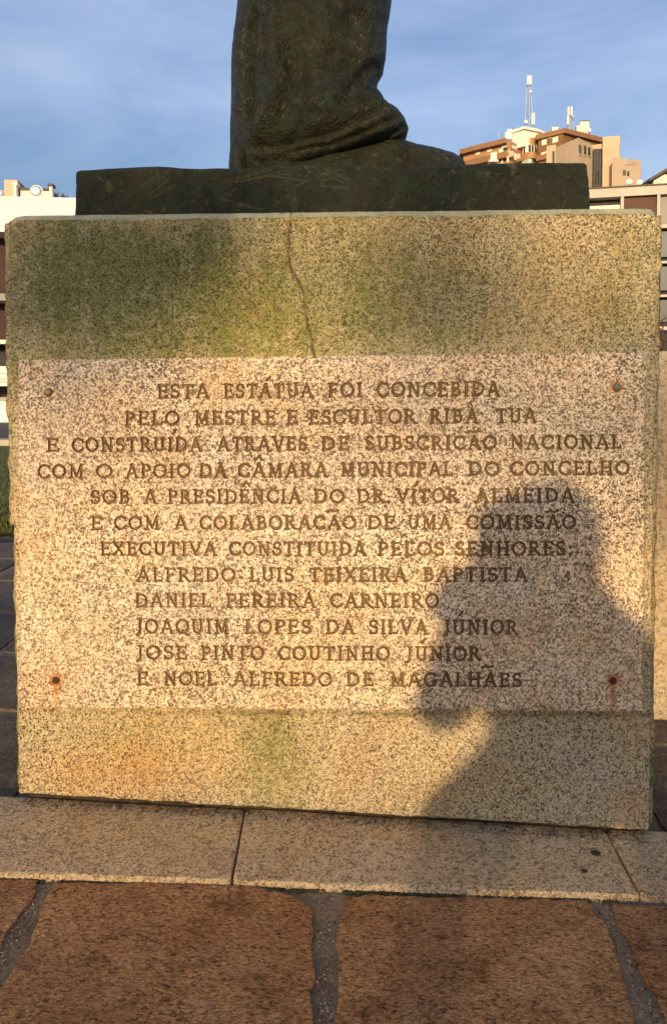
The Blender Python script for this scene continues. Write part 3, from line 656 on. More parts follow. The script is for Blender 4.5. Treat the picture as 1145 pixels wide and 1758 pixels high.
for i, (bx, by) in enumerate(BOLTS):
    c = at(bx, by, YF); r = .0082 if i < 2 else .0075; mb = MB(); V = []; n = 12
    prof = [(1.0, .004), (1.0, -.003), (.86, -.0062), (.5, -.0078)] if i < 2 else [(1.0, .004), (1.0, -.0012), (.8, -.0026), (.45, -.002)]
    for rr, dyy in prof:
        V += [c+np.array([r*rr*math.cos(6.2832*j/n)*random.uniform(.95, 1.05), dyy, r*rr*math.sin(6.2832*j/n)*random.uniform(.95, 1.05)]) for j in range(n)]
    Fc = [(q*n+j, q*n+(j+1) % n, (q+1)*n+(j+1) % n, (q+1)*n+j) for q in range(3) for j in range(n)]+[tuple(range(3*n, 4*n))]
    o = mobj('bolt', V, Fc, 'bolt' if i < 2 else 'rusty', plq, True)
    if i >= 2: o['label'] = 'dark rusty bolt with a rust streak below'

# ================================================================== THE BRONZE
st = thing('bronze_statue', (0, .4, zt), 'dark green-brown bronze statue, foot and robe hem on a rectangular bronze plinth', 'statue')
YB = .05                                     # front of the bronze plinth
q = (at(128, 289, YB), at(1012, 279, YB), at(1015, 366, YB), at(124, 374, YB))
nx, ny = 380, 50; P = quadgrid(q, nx, ny); X, Yp = proj(P)
sx = np.linspace(0, 1.04, nx)[None, :]*np.ones((ny, 1)); sy = np.linspace(0, .10, ny)[:, None]*np.ones((1, nx))
P[..., 1] += rnd_edge(np.maximum(np.minimum(np.minimum(sx, 1.04-sx), sy+.001), 0), .012)+(fbm(sx, sy, 9, 401, 4)-.5)*.012+(fbm(sx, sy, 60, 405, 3)-.5)*.003
scr = np.zeros(X.shape)
for a in ([(385, 309), (440, 296), (470, 291)], [(395, 312), (480, 296)], [(420, 306), (500, 300)], [(256, 336), (292, 306)], [(262, 340), (300, 318)], [(240, 322), (275, 300)], [(545, 295), (590, 313)], [(560, 292), (600, 308)], [(552, 312), (596, 296)], [(548, 303), (585, 291)], [(380, 340), (430, 352)], [(400, 350), (450, 358)], [(555, 320), (600, 322)], [(440, 300), (530, 312)]):
    scr = np.maximum(scr, np.clip(1.3-segdist(X, Yp, a), 0, 1))
P[..., 1] += scr*.0015
P[..., 2] += ((fbm(sx, sx*0, 6, 411, 3)-.5)*.012)*np.clip(1-sy/.08, 0, 1)
P[..., 2] -= rnd_edge(np.minimum(sx, 1.04-sx)+.0005, .012)*np.clip(1-sy/.03, 0, 1)
P[..., 0] += (fbm(sy, sy*0, 30, 417, 3)-.5)*.006*np.clip(1-np.minimum(sx, 1.04-sx)/.05, 0, 1)
def bz(P_, name, back, sc_): return gridmesh(P_, 'bronze', name, st, dict(scratch=sc_), None, skirt=back)
bz(P, 'plinth', .80, scr)
nt = M['bronze'].node_tree; g = G(nt); b = nt.nodes['Principled BSDF']; old = b.inputs['Base Color'].links[0].from_socket
new = g.mix(g.math('MULTIPLY', g.attr('scratch'), .26), old, (.20, .19, .11)); nt.links.new(new, b.inputs['Base Color'])
YS = .34
def profile(ctrl, y): 
    ys = [c[1] for c in ctrl]; xs = [c[0] for c in ctrl]; return np.interp(y, ys, xs)
Lf = [(452, -420), (440, -240), (426, -110), (418, -40), (412, 0), (403, 60), (400, 110), (399, 180), (400, 200), (405, 230), (415, 255), (424, 270), (428, 298)]
Rt = [(700, -420), (690, -240), (682, -110), (677, -40), (673, 0), (664, 60), (662, 105), (658, 125), (650, 141), (645, 161), (653, 166), (659, 173), (659, 184), (669, 187), (674, 196), (687, 200), (695, 211), (700, 226), (698, 240), (688, 250), (640, 268), (600, 280), (560, 298)]
nv, na = 300, 180
py = np.linspace(-420, 296, nv); A = np.linspace(0, 2*math.pi, na)
V = np.zeros((nv, na, 3))
for i, y in enumerate(py):
    l = at(profile(Lf, y), y, YS); r_ = at(profile(Rt, y), y, YS)
    c = (l+r_)/2; rx = (r_[0]-l[0])/2; ry = max(rx*.82, .08)
    ca, sa = np.cos(A), np.sin(A)
    # squarish section with cloth folds
    ex = np.sign(ca)*np.abs(ca)**.86; ey = np.sign(sa)*np.abs(sa)**.92
    V[i, :, 0] = c[0]+rx*ex; V[i, :, 1] = c[1]-ry*ey; V[i, :, 2] = c[2]
zpl = float(at(570, 284, YB)[2]); V[-1, :, 2] = zpl-.004
px2, py2 = proj(V)
front = np.clip(np.sin(A), 0, 1)[None, :]
amp = front**.6
def ridge(pts, w, h): 
    d = segdist(px2, py2, pts); return h*np.exp(-(d/w)**2)
fold = np.zeros((nv, na))
fold += ridge([(470, 60), (478, 140), (455, 190), (430, 240), (426, 280)], 16, .022)
fold -= ridge([(500, 40), (505, 140), (500, 190)], 20, .016)
fold += ridge([(560, 0), (548, 90), (560, 150)], 22, .016)
fold -= ridge([(600, 150), (630, 120), (662, 108)], 9, .018)
fold += ridge([(600, 130), (632, 102), (664, 90)], 10, .012)
fold -= ridge([(585, 175), (640, 172)], 8, .012)
fold += ridge([(430, 268), (520, 254), (600, 230), (660, 196)], 9, .011)
fold -= ridge([(440, 255), (520, 240), (600, 214), (655, 184)], 8, .010)
fold += ridge([(500, 272), (580, 256), (640, 234), (690, 208)], 9, .012)
fold -= ridge([(500, 262), (570, 246), (640, 220), (678, 200)], 5, .012)
fold -= ridge([(505, 284), (585, 266), (645, 245), (690, 218)], 5, .022)
fold -= ridge([(600, 205), (640, 190), (662, 176)], 4, .010)
fold += ridge([(640, 20), (632, 80)], 12, .012)
fold -= ridge([(436, 20), (430, 120), (428, 200), (433, 250)], 6, .020)
fold += (fbm(px2, py2, .03, 501, 4)-.5)*.028+(fbm(px2, py2*.5, .12, 511, 3)-.5)*.007
V[..., 1] -= fold*amp
V[..., 0] += (fbm(px2, py2, .05, 521, 3)-.5)*.004
sc2 = np.zeros((nv, na))
for a in ([(408, 150), (420, 175)], [(406, 188), (419, 198)], [(412, 184), (421, 196)], [(600, 222), (650, 200)], [(610, 226), (655, 206)], [(590, 224), (640, 208)], [(540, 246), (590, 236)]): sc2 = np.maximum(sc2, .6*np.clip(1.2-segdist(px2, py2, a), 0, 1))
robe = gridmesh(V[:, ::-1], 'bronze', 'robe', st, dict(scratch=sc2[:, ::-1]))
mobj('robe_top', [V[0, j] for j in range(na-1)], [tuple(range(na-1))], 'bronze', st)
# the narrow fold of the coat hanging behind, at the left
mb = np.zeros((160, 60, 3)); Lc = [(452, -420), (428, -110), (411, 0), (403, 60), (400, 110), (399, 180), (397, 240), (395, 298)]; Rc = [(500, -420), (480, -110), (470, 0), (452, 100), (444, 180), (440, 240), (446, 270), (441, 298)]
A2 = np.linspace(0, 2*math.pi, 60)
for i, y in enumerate(np.linspace(-420, 296, 160)):
    l = at(profile(Lc, y), y, YS+.10); r_ = at(profile(Rc, y), y, YS+.10); c = (l+r_)/2; rx = (r_[0]-l[0])/2
    mb[i, :, 0] = c[0]+rx*np.cos(A2); mb[i, :, 1] = c[1]-.10*np.sin(A2); mb[i, :, 2] = c[2]
mb[-1, :, 2] = zpl-.004; cx2, cy2 = proj(mb); mb[..., 1] -= (fbm(cx2, cy2*.4, .06, 531, 4)-.5)*.03
gridmesh(mb[:, ::-1], 'bronze', 'coat_tail', st, dict(scratch=np.zeros((160, 60))))
# the shoe
nS, nA = 120, 48; shoe = np.zeros((nS, nA, 3)); A3 = np.linspace(0, 2*math.pi, nA)
top = [(500, 262), (560, 246), (620, 236), (660, 233), (690, 240), (715, 248), (750, 255), (775, 261), (788, 267), (795, 273), (799, 281), (800, 292)]
for i, x in enumerate(np.linspace(500, 800, nS)):
    yt = np.interp(x, [t[0] for t in top], [t[1] for t in top]); pt = at(x, yt, YS-.02); zb = zpl-.003
    hw = .085*math.sqrt(max(1-((x-500)/302)**8, .0))*np.interp(x, [500, 640, 720, 800], [.8, .85, 1.0, .95]); h = pt[2]-zb
    ca, sa = np.cos(A3), np.sin(A3)
    shoe[i, :, 0] = pt[0]; shoe[i, :, 1] = pt[1]-hw*ca
    shoe[i, :, 2] = zb+h*np.where(sa > 0, np.abs(sa)**.7, 0)+np.where(sa < 0, sa*.03, 0)
hx, hy = proj(shoe); shoe[..., 1] += (fbm(hx, hy, .06, 541, 4)-.5)*.012; fo = np.zeros(hx.shape)
for a in ([(650, 270), (680, 252), (694, 246)], [(664, 274), (696, 258), (710, 250)], [(640, 262), (668, 246)], [(690, 272), (724, 258)]): fo += .007*np.exp(-(segdist(hx, hy, a)/3.5)**2)
shoe[..., 1] -= fo*np.clip(np.cos(A3), 0, 1); 
gridmesh(shoe[:, ::-1], 'bronze', 'shoe', st, dict(scratch=np.zeros(hx.shape)))
mobj('shoe_tip', [shoe[-1, j] for j in range(nA-1)], [tuple(range(nA-1))], 'bronze', st)

# ================================================================== GRANITE BLOCK beside and behind
Y2 = .62
pA = at(1060, 602, Y2); pB = at(1460, 602, Y2); zb2 = float(gz(pA[0], Y2))-.03
gb = thing('granite_block', ((pA[0]+pB[0])/2, Y2+.2, 0), 'lower speckled granite wing wall behind the right edge of the pedestal', 'wall')
n1, n2 = 120, 180; P = quadgrid((pA, pB, np.array([pB[0], Y2, zb2]), np.array([pA[0], Y2, zb2])), n1, n2)
wx = np.linspace(0, .6, n1)[None, :]*np.ones((n2, 1)); hz = np.linspace(0, .95, n2)[:, None]*np.ones((1, n1))
P[..., 1] += rnd_edge(np.maximum(np.minimum(np.minimum(wx, .6-wx), hz)+(fbm(wx, hz, 30, 601)-.5)*.01, 0), .012)+(fbm(wx, hz, 120, 605, 3)-.5)*.005
gridmesh(P, 'block', 'wall', gb, None, None, skirt=Y2+.9)
# leafless shrub growing behind it
p0 = at(1152, 602, Y2+.45); sh = thing('bare_shrub', p0, 'small dark leafless shrub above the wing wall at right edge', 'shrub')
mb = MB()
for i in range(34):
    a = random.uniform(0, 6.28); l = random.uniform(.08, .22); lean = random.uniform(.1, .7)
    b_ = p0+np.array([random.uniform(-.12, .12), random.uniform(-.12, .12), -.05]); d = np.array([math.cos(a)*lean, math.sin(a)*lean, 1]); d /= np.linalg.norm(d)
    m_ = b_+d*l*.6+np.array([random.uniform(-.02, .02)]*3); e_ = b_+d*l+np.array([random.uniform(-.05, .05), random.uniform(-.05, .05), 0])
    mb.tube([b_, m_, e_], [.004, .003, .0012], 5)
    for k in range(3):
        s_ = b_+(e_-b_)*random.uniform(.4, .95); mb.tube([s_, s_+np.array([random.uniform(-.05, .05), random.uniform(-.05, .05), random.uniform(.01, .05)])], [.0018, .0008], 4)
mb.build('twigs', 'twig', sh)

# ================================================================== BACKGROUND, LEFT
# lawn, path, road
def fsheet(name, x0, x1, y0, y1, z, mat):
    o = mobj(name, [(x0, y0, z), (x1, y0, z), (x1, y1, z), (x0, y1, z)], [(0, 1, 2, 3)], mat); o['kind'] = 'structure'; return o
yl = atg(5, 905)[1]; ye = CAM[1]+float((at(5, 760, 9)[1]-CAM[1]))*0+8.2
fsheet('path', -14, -2.6, -6, yl-.15, -.02, 'path')
fsheet('road', -60, 60, 9.4, 15.5, -.035, 'asphalt')
MB().box((-60, 9.05, -.05), (60, 9.3, .05)).build('kerb', 'kerbstone')['kind'] = 'structure'
V = []; Fc = []
gr = np.random.default_rng(3)
for i in range(16000):
    y = yl+(8.9-yl)*gr.random()**1.4; x = -.66-y*.41-gr.random()*3.2+1.2; x = x if x < -1.0 else -1.0-gr.random()*2.
    h = .03+.05*gr.random(); a = gr.random()*6.28; w = .006+.004*gr.random(); lx, ly = (gr.random(2)-.5)*.05; k = len(V); z = -.03+float(gz(x, y))
    V += [(x-w*math.cos(a), y-w*math.sin(a), z), (x+w*math.cos(a), y+w*math.sin(a), z), (x+lx, y+ly, z+h)]; Fc.append((k, k+1, k+2))
o = mobj('grass', V, Fc, 'grass'); tag(o, 'strip of short lawn beyond the paving at far left', 'grass', kind='stuff')
fsheet('lawn', -14, -1.0, yl, 9.0, -.028, 'grass')
# low white wall across the road (its lower part glows in the sun)
w0 = at(-160, 730, 14.6); w1 = at(60, 730, 14.6); 
lw = thing('low_wall', (w0[0], 14.8, 0), 'low white rendered wall across the road at far left', 'wall')
MB().box((w0[0]-3, 14.6, -.04), (w1[0], 14.85, float(at(5, 688, 14.6)[2]))).build('wall', 'white_wall', lw); zc = float(at(5, 688, 14.6)[2])
MB().box((w0[0]-3.05, 14.56, zc+.002), (w1[0]+.05, 14.9, zc+.07)).build('coping', 'kerbstone', lw)
# white building with flat parapet
fl_ = Fr(at(60, 640, 30.0), math.radians(9.5))
def pxb(fr, x0, y0, x1, y1, d0, d1, mb=None):
    "box on a wall frame given by its pixel corners on the wall"
    u0, z1 = fr.px(x0, y0, d0); u1, z0 = fr.px(x1, y1, d0)
    return (mb or MB()).box((u0, d0, z0), (u1, d1, z1), fr)
wb = thing('white_building', fl_.w(-3, 4, 0), 'white sunlit flat-roofed building with parapet behind the left of the pedestal', 'building')
def flat(fr, ua, ub, za, zb_, d0, d1): return MB().box((ua, d0, za), (ub, d1, zb_), fr)
uL, zP = fl_.px(-260, 340); uR, _ = fl_.px(520, 340); zt1 = fl_.px(60, 337.5)[1]; zt0 = fl_.px(3, 397)[1]
flat(fl_, uL, uR, zt0, zt1, 0, 9).build('parapet', 'white_wall', wb)
zs = [fl_.px(3, y)[1] for y in (503, 515, 583, 590, 628)]
flat(fl_, uL, uR, -.2, zt0-.003, 1.6, 9).build('recessed_wall', M['shaded_panel'], wb)
flat(fl_, uL, uR, zs[1], zs[0], 0.1, 1.6).build('floor_band', 'greyband', wb)
flat(fl_, uL, uR, zs[3], zs[2], -.05, 1.6).build('floor_band', 'cream', wb)
for i in range(6):
    u = uL+(uR-uL)*i/5.; flat(fl_, u-.18, u+.18, zs[0]+.003, zt0-.003, .15, .5).build('column', 'concrete', wb)
    flat(fl_, u-1.2, u+.9, zs[2]+.003, zs[1]-.4, 1.5, 1.6).build('window', 'glassdark', wb)
    flat(fl_, u-.2, u+.2, -.2, zs[3]-.003, .15, .5).build('column', 'concrete', wb)
flat(fl_, uL, uR, zs[4]+.002, zs[3]-.003, 1.4, 1.6).build('shopfront', 'darkin', wb)
# a white shop sign board at its foot
u0, z1 = fl_.px(-60, 629); u1, z0 = fl_.px(30, 662)
sg = thing('sign_board', fl_.w(u0, -.5, 0), 'white striped shop sign board below the white building at far left', 'sign')
flat(fl_, u0, u1, z0, z1, -.5, -.42).build('board', 'shutter', sg)
for yy in (641, 650, 655):
    za = fl_.px(3, yy)[1]; flat(fl_, u0+.05, u1-.05, za-.03, za+.015, -.512, -.502).build('stripe', 'kerbstone', sg)
for u in (u0+.1, u1-.1): flat(fl_, u-.04, u+.04, -.06, z0, -.48, -.44).build('post', 'metal', sg)
# things on its roof
zr = zt1
def roofbox(name, x0, y0, x1, d0, d1, mat, label, cat, cap=None):
    u0, z1 = fl_.px(x0, y0, d0); u1, _ = fl_.px(x1, y0, d0)
    t = thing(name, fl_.w((u0+u1)/2, (d0+d1)/2, zr), label, cat)
    flat(fl_, u0, u1, zr+.002, z1, d0, d1).build('body', mat, t)
    if cap: flat(fl_, u0-.06, u1+.06, z1+.002, z1+.1, d0-.06, d1+.06).build('cap', cap, t)
    return t, u0, u1, z1
roofbox('stair_tower', 7, 307.5, 30, 3.0, 5.2, 'beige', 'square beige stair tower on the white building roof', 'tower')
t, u0, u1, z1 = roofbox('chimney', 23, 317, 27.6, 1.0, 1.3, 'white_wall', 'slim white chimney in front of the stair tower', 'chimney', 'shutter')
t, u0, u1, z1 = roofbox('chimney', 84.5, 319, 89.5, 2.2, 2.6, 'cream', 'cream chimney with dark cap right of the sun glint', 'chimney', 'rooftile')
t, u0, u1, z1 = roofbox('roof_house', 34, 326, 84, 3.2, 6.0, 'cream', 'low cream roof house with dark roof behind the parapet', 'roof house', 'rooftile')
# domes added and aimed to throw the low sun back as a glint
def glint(x0, y0, x1, y1, d0, label):
    c_ = at((x0+x1)/2, (y0+y1)/2, 31.0); c_ = np.array(fl_.w(*[fl_.px((x0+x1)/2, (y0+y1)/2, d0)[0], d0, fl_.px((x0+x1)/2, (y0+y1)/2, d0)[1]]))
    v = CAM-c_; v /= np.linalg.norm(v); n = v+S; n /= np.linalg.norm(n)
    a = np.cross(n, (0, 0, 1.)); a /= np.linalg.norm(a); b_ = np.cross(a, n); hw = (x1-x0)/2*.0225; hh = (y1-y0)/2*.0225
    t = thing('reflector', c_-np.array([0, 0, hh]), label, 'reflector'); V = []; Fc = []; k = 20
    for i in range(6):
        q = math.radians(15*i); V += [c_+(a*math.cos(6.2832*j/k)*hw+b_*math.sin(6.2832*j/k)*hh)*math.cos(q)+n*math.sin(q)*.10 for j in range(k)]
    Fc = [(i*k+j, i*k+(j+1) % k, (i+1)*k+(j+1) % k, (i+1)*k+j) for i in range(5) for j in range(k)]+[tuple(5*k+j for j in range(k)), tuple(range(k))[::-1]]
    mobj('dome', V, Fc, 'mirror', t, True)
    V = [c_+(a*math.cos(6.2832*j/k)*hw+b_*math.sin(6.2832*j/k)*hh)*m_+n*d_ for m_, d_ in ((1.02, -.02), (1.14, -.02), (1.14, -.09)) for j in range(k)]
    mobj('frame', V, [(i*k+j, i*k+(j+1) % k, (i+1)*k+(j+1) % k, (i+1)*k+j) for i in range(2) for j in range(k)], 'shutter', t)
glint(52, 318, 72, 337, .8, 'round skylight dome added for the sun glint on the white roof')
glint(-6, 326, 7, 337, .8, 'second added skylight dome at the left edge of the white roof')
# twiggy bush on the skyline
pb = fl_.w(fl_.px(112, 338, 9.5)[0], 9.5, 0); bs = thing('roof_bush', (pb[0], pb[1], 5.5), 'reddish twiggy bush on the skyline left of the plinth', 'bush'); mb = MB()
for i in range(60):
    x = random.uniform(88, 122); h = np.interp(x, [88, 95, 122], [327, 327, 336])+random.uniform(0, 6); a = np.array(fl_.w(fl_.px(x, 345, 9.5)[0], 9.5+random.uniform(-.5, .5), 0)); a[2] = 5.9
    e_ = np.array(fl_.w(fl_.px(x+random.uniform(-4, 4), h, 9.5)[0], 9.5+random.uniform(-.5, .5), fl_.px(x, h, 9.5)[1])); mb.tube([a, (a+e_)/2+np.array([random.uniform(-.1, .1)]*3), e_], [.03, .025, .01], 4)
mb.build('twigs', 'twig', bs); MB().tube([(pb[0], pb[1], -.1), (pb[0], pb[1], 6.1)], [.12, .08], 6).build('trunk', 'bark', bs)

# ================================================================== BACKGROUND, RIGHT
ZX = lambda x: 780+x/3.137
ZY = lambda y: 110+y/3.137
# concrete building with shutters
fr = Fr(at(1145, 640, 40.0), math.radians(-11.6))
cb = thing('concrete_building', fr.w(-2, 4, 0), 'grey concrete building with flat roof and red-brown panels at right', 'building')
ua = fr.px(700, 320)[0]; ub = fr.px(1420, 320)[0]
zt_ = fr.px(1060, 321.3)[1]; zb_ = fr.px(1060, 336.6)[1]
flat(fr, ua, ub, zb_, zt_, 0, 9).build('parapet', 'concrete', cb); flat(fr, ua, ub, zt_+.002, zt_+.07, -.08, 9).build('coping', 'rooftile', cb)
flat(fr, ua, ub, -.2, zb_-.003, .75, 9).build('back_wall', 'darkin', cb)
fz = [fr.px(1143, y)[1] for y in (384, 390, 447, 451, 505, 509, 560, 566)]
for k, (a, b_) in enumerate(((fz[1], fz[0]), (fz[3], fz[2]), (fz[5], fz[4]), (fz[7], fz[6]))): flat(fr, ua, ub, a, b_, .05, .8).build('floor_band', 'concrete', cb)
cols = [ZX(905), ZX(1101)]; pitch = cols[1]-cols[0]
for k in range(-4, 5):
    x = cols[0]+pitch*k; u0 = fr.px(x-2.6, 340)[0]; u1 = fr.px(x+2.6, 340)[0]
    flat(fr, u0, u1, -.2, zb_-.003, .02, .75).build('pillar', 'concrete', cb)
    u2 = fr.px(x+pitch-2.6, 340)[0]
    mat_ = {0: 'redpanel', -1: 'cream', 1: 'greyband'}.get(k, 'greyband')
    dd = {0: .28, -1: .35}.get(k, .4)
    flat(fr, u1+.01, u2-.01, fz[0]+.004, zb_-.05 if k != -1 else zb_-.35, dd, .74).build('panel', mat_, cb)
    for (za, zb2_) in ((fz[2], fz[1]), (fz[4], fz[3]), (fz[6], fz[5])):
        flat(fr, u1+.12, u2-.12, za+.25, zb2_-.12, .45, .7).build('window', 'glassdark' if k % 2 else 'greyband', cb)
# satellite dishes on the roof
def dish(zx, zy, label, rpx=16):
    c_ = fr.px(ZX(zx), ZY(zy), .6); r = rpx/3.137*.0288; o_ = fr.w(c_[0], .6, zt_+.07); t = thing('satellite_dish', o_, label, 'satellite dish', 'dishes on the concrete building'); cc = np.array(fr.w(c_[0], .6, c_[1]))
    n_ = np.array([-.25, -.9, .35]); n_ /= np.linalg.norm(n_); a = np.cross(n_, (0, 0, 1.)); a /= np.linalg.norm(a); b_ = np.cross(a, n_)
    V = [cc-n_*.02]; Fc = []
    for k in (1, 2, 3):
        V += [cc+(a*math.cos(6.2832*j/18)+b_*math.sin(6.2832*j/18))*r*k/3+n_*(.10*(k/3)**2-.02) for j in range(18)]
    Fc += [(0, 1+j, 1+(j+1) % 18) for j in range(18)]+[(1+18*(k-1)+j, 1+18*k+j, 1+18*k+(j+1) % 18, 1+18*(k-1)+(j+1) % 18) for k in (1, 2) for j in range(18)]
    o = mobj('bowl', V, Fc, 'antenna', t, True); md = o.modifiers.new('thickness', 'SOLIDIFY'); md.thickness = .012
    MB().tube([cc-b_*r*.8+n_*.05, cc+n_*.26], .008, 6).build('feed_arm', 'metal', t); MB().tube([cc+n_*.24, cc+n_*.30], .02, 8).build('receiver', 'metal', t)
    MB().tube([o_, cc-n_*.03], .025, 8).build('mount', 'metal', t)
dish(942, 634, 'left satellite dish on the concrete roof, by the aerial pole'); dish(998, 637, 'right satellite dish on the concrete roof')
# TV aerial
t = thing('tv_aerial', fr.w(fr.px(ZX(918), ZY(640), 1.)[0], 1., zt_+.07), 'thin television aerial pole with long boom above the dishes', 'aerial')
u_, zA = fr.px(ZX(920), ZY(538), 1.); MB().tube([fr.w(u_, 1., zt_+.07), fr.w(u_, 1., zA)], .022, 6).build('pole', 'metal', t)
u2, z2 = fr.px(ZX(980), ZY(535), 1.); MB().tube([fr.w(u_, 1., z2-.02), fr.w(u2, 1., z2)], .012, 5).build('boom', 'metal', t)
for k in range(9):
    q_ = u_+(u2-u_)*(k+.5)/9; MB().tube([fr.w(q_, .7, z2-.01), fr.w(q_, 1.3, z2-.01)], .006, 4).build('element', 'metal', t)
u3, z3 = fr.px(ZX(916), ZY(584), 1.); flat(fr, u3-.08, u3+.07, z3-.12, z3+.12, .9, 1.02).build('amplifier_box', 'rooftile', t)

def wallpoly(name, pts, z0, z1, mat, parent):
    a = sum(pts[i][0]*pts[(i+1) % len(pts)][1]-pts[(i+1) % len(pts)][0]*pts[i][1] for i in range(len(pts)))
    return MB().prism(pts if a > 0 else pts[::-1], z0, z1).build(name, mat, parent)
def hz(py, Y): return float(at(1000, py, Y)[2])
def pl(zx, Y): p = at(ZX(zx), 300, Y); return (p[0], p[1])
# beige block
bb = thing('beige_block', at(1010, 640, 102), 'plain beige concrete block with slit windows and tall dark glazing', 'building')
YQ = 100.
wallpoly('wall', [pl(495, 103), pl(545.5, 102.4), pl(545.5, 110), pl(495, 110)], 0, hz(ZY(436), 103), 'beige', bb)
MB().box((*pl(528, 102.45), hz(ZY(700), 102)), (pl(543, 102)[0], 103.1, hz(ZY(458), 102))).build('window', 'glassdark', bb)
wallpoly('wall', [pl(545, 102.2), pl(665, 98.2), pl(742, 101.2), pl(742, 112), pl(545, 112)], 0, hz(ZY(410), 99.5), 'beige', bb)
fq_ = Fr(np.array([*pl(665, 98.2), 0]), math.atan2(pl(742, 101.2)[1]-pl(665, 98.2)[1], pl(742, 101.2)[0]-pl(665, 98.2)[0]))
for a, b_, ya, yb in ((672, 686, 430, 486), (700, 711, 436, 490), (722, 733, 444, 496)):
    u0, z1 = fq_.px(ZX(a), ZY(ya), -.05); u1, z0 = fq_.px(ZX(b_), ZY(yb), -.05)
    w = MB().box((u0, -.03, z0), (u1, .3, z1), fq_).build('window', 'glassdark', bb); MB().box((u0-.08, -.10, z0-.12), (u1+.08, .1, z0-.005), fq_).build('sill', 'concrete', w)
wallpoly('wall', [pl(740, 102), pl(802, 101.4), pl(802, 112), pl(740, 112)], 0, hz(ZY(428), 101.5), 'beige', bb)
x0, x1 = pl(750, 101.1)[0], pl(799, 101.1)[0]; zg1 = hz(ZY(455), 101.1)
gz_ = MB().box((x0, 101.1, 8), (x1, 101.6, zg1)).build('glazing', 'glassdark', bb)
for k in range(4): MB().box((x0+(x1-x0)*k/3-.05, 101.0, 8), (x0+(x1-x0)*k/3+.05, 101.09, zg1)).build('mullion', 'rooftile', gz_)
for k in range(5): MB().box((x0, 101.02, zg1-1.6-k*2.9), (x1, 101.09, zg1-1.5-k*2.9)).build('transom', 'rooftile', gz_)
wallpoly('wall', [pl(797, 100.6), pl(889, 100.2), pl(892, 111), pl(797, 111)], 0, hz(ZY(391), 100.6), 'beige', bb)
wallpoly('wall', [pl(848, 97.6), pl(1004, 99.8), pl(1006, 109), pl(848, 109)], 0, hz(ZY(498), 97.6), 'beige', bb)
fq2 = Fr(np.array([*pl(848, 97.6), 0]), math.atan2(pl(1004, 99.8)[1]-pl(848, 97.6)[1], pl(1004, 99.8)[0]-pl(848, 97.6)[0]))
for a, b_, ya, yb in ((932, 942, 574, 601), (1030, 1031, 574, 575)):
    u0, z1 = fq2.px(ZX(a), ZY(ya), -.05); u1, z0 = fq2.px(ZX(b_), ZY(yb), -.05); MB().box((u0, -.03, z0), (u1, .3, z1), fq2).build('window', 'glassdark', bb)
p_ = at(ZX(962), ZY(516), 103); t = thing('roof_aerial', p_, 'short thin aerial on the lower beige roof', 'aerial'); e_ = at(ZX(962), ZY(468), 103)
MB().tube([(p_[0], 103, p_[2]-.6), e_], [.09, .05], 6).build('pole', 'metal', t); MB().tube([e_-np.array([.35, 0, .9]), e_+np.array([.35, 0, -.9])], .04, 5).build('crossbar', 'metal', t)
# small gabled house
Yh = 60.; hs = thing('gabled_house', at(1120, 640, Yh), 'small cream gabled house with dark roof at the right edge', 'house')
a0, a1 = at(ZX(1072), ZY(650), Yh), at(ZX(1240), ZY(650), Yh); zE = hz(ZY(625), Yh); zR = hz(ZY(592), Yh); xm = at(ZX(1128), 300, Yh)[0]; xe = a1[0]
V = [(a0[0], Yh, 0), (xe, Yh, 0), (xe, Yh, zE), (xm, Yh, zR), (a0[0], Yh, zE)]; V += [(x, Yh+8, z) for x, _, z in V]
mobj('wall', V, [(0, 1, 2, 3, 4), (9, 8, 7, 6, 5), (0, 5, 6, 1), (1, 6, 7, 2), (4, 9, 5, 0)], 'cream', hs)
xo = at(ZX(1040), 300, Yh)[0]; zo = zE-(a0[0]-xo)*(zR-zE)/(xm-a0[0]); V = []
for y in (Yh-.5, Yh+8.4):
    for dz in (.03, .25): V += [(xo, y, zo+dz), (xm, y, zR+dz), (2*xm-xo+1.5, y, zo-.6+dz)]
mobj('roof', V, [(0, 1, 7, 6), (1, 2, 8, 7), (3, 9, 10, 4), (4, 10, 11, 5), (0, 3, 4, 1), (1, 4, 5, 2), (6, 7, 10, 9), (7, 8, 11, 10), (0, 6, 9, 3), (2, 5, 11, 8)], 'rooftile', hs)
MB().box((at(ZX(1092), 300, Yh)[0], Yh-.04, hz(ZY(645), Yh)), (at(ZX(1113), 300, Yh)[0], Yh+.1, hz(ZY(627), Yh))).build('window', 'shutter', hs)
pq = at(ZX(1030), ZY(640), 57); dr = thing('roof_ridge_house', pq, 'dark tiled roof just left of the gabled house', 'house')
x0, x1 = at(ZX(1012), 300, 57)[0], at(ZX(1075), 300, 57)[0]; z0, z1 = hz(ZY(648), 57), hz(ZY(612), 57)
mobj('roof', [(x0, 57, z0), (x1, 57, z0), (x1, 63, z0), (x0, 63, z0), (x0+.4, 60, z1), (x1-.2, 60, z1+.1)], [(0, 1, 5, 4), (1, 2, 5), (2, 3, 4, 5), (3, 0, 4), (3, 2, 1, 0)], 'rooftile', dr)
MB().box((x0+.2, 57.3, 0), (x1-.2, 62.7, z0-.01)).build('wall', 'concrete', dr)

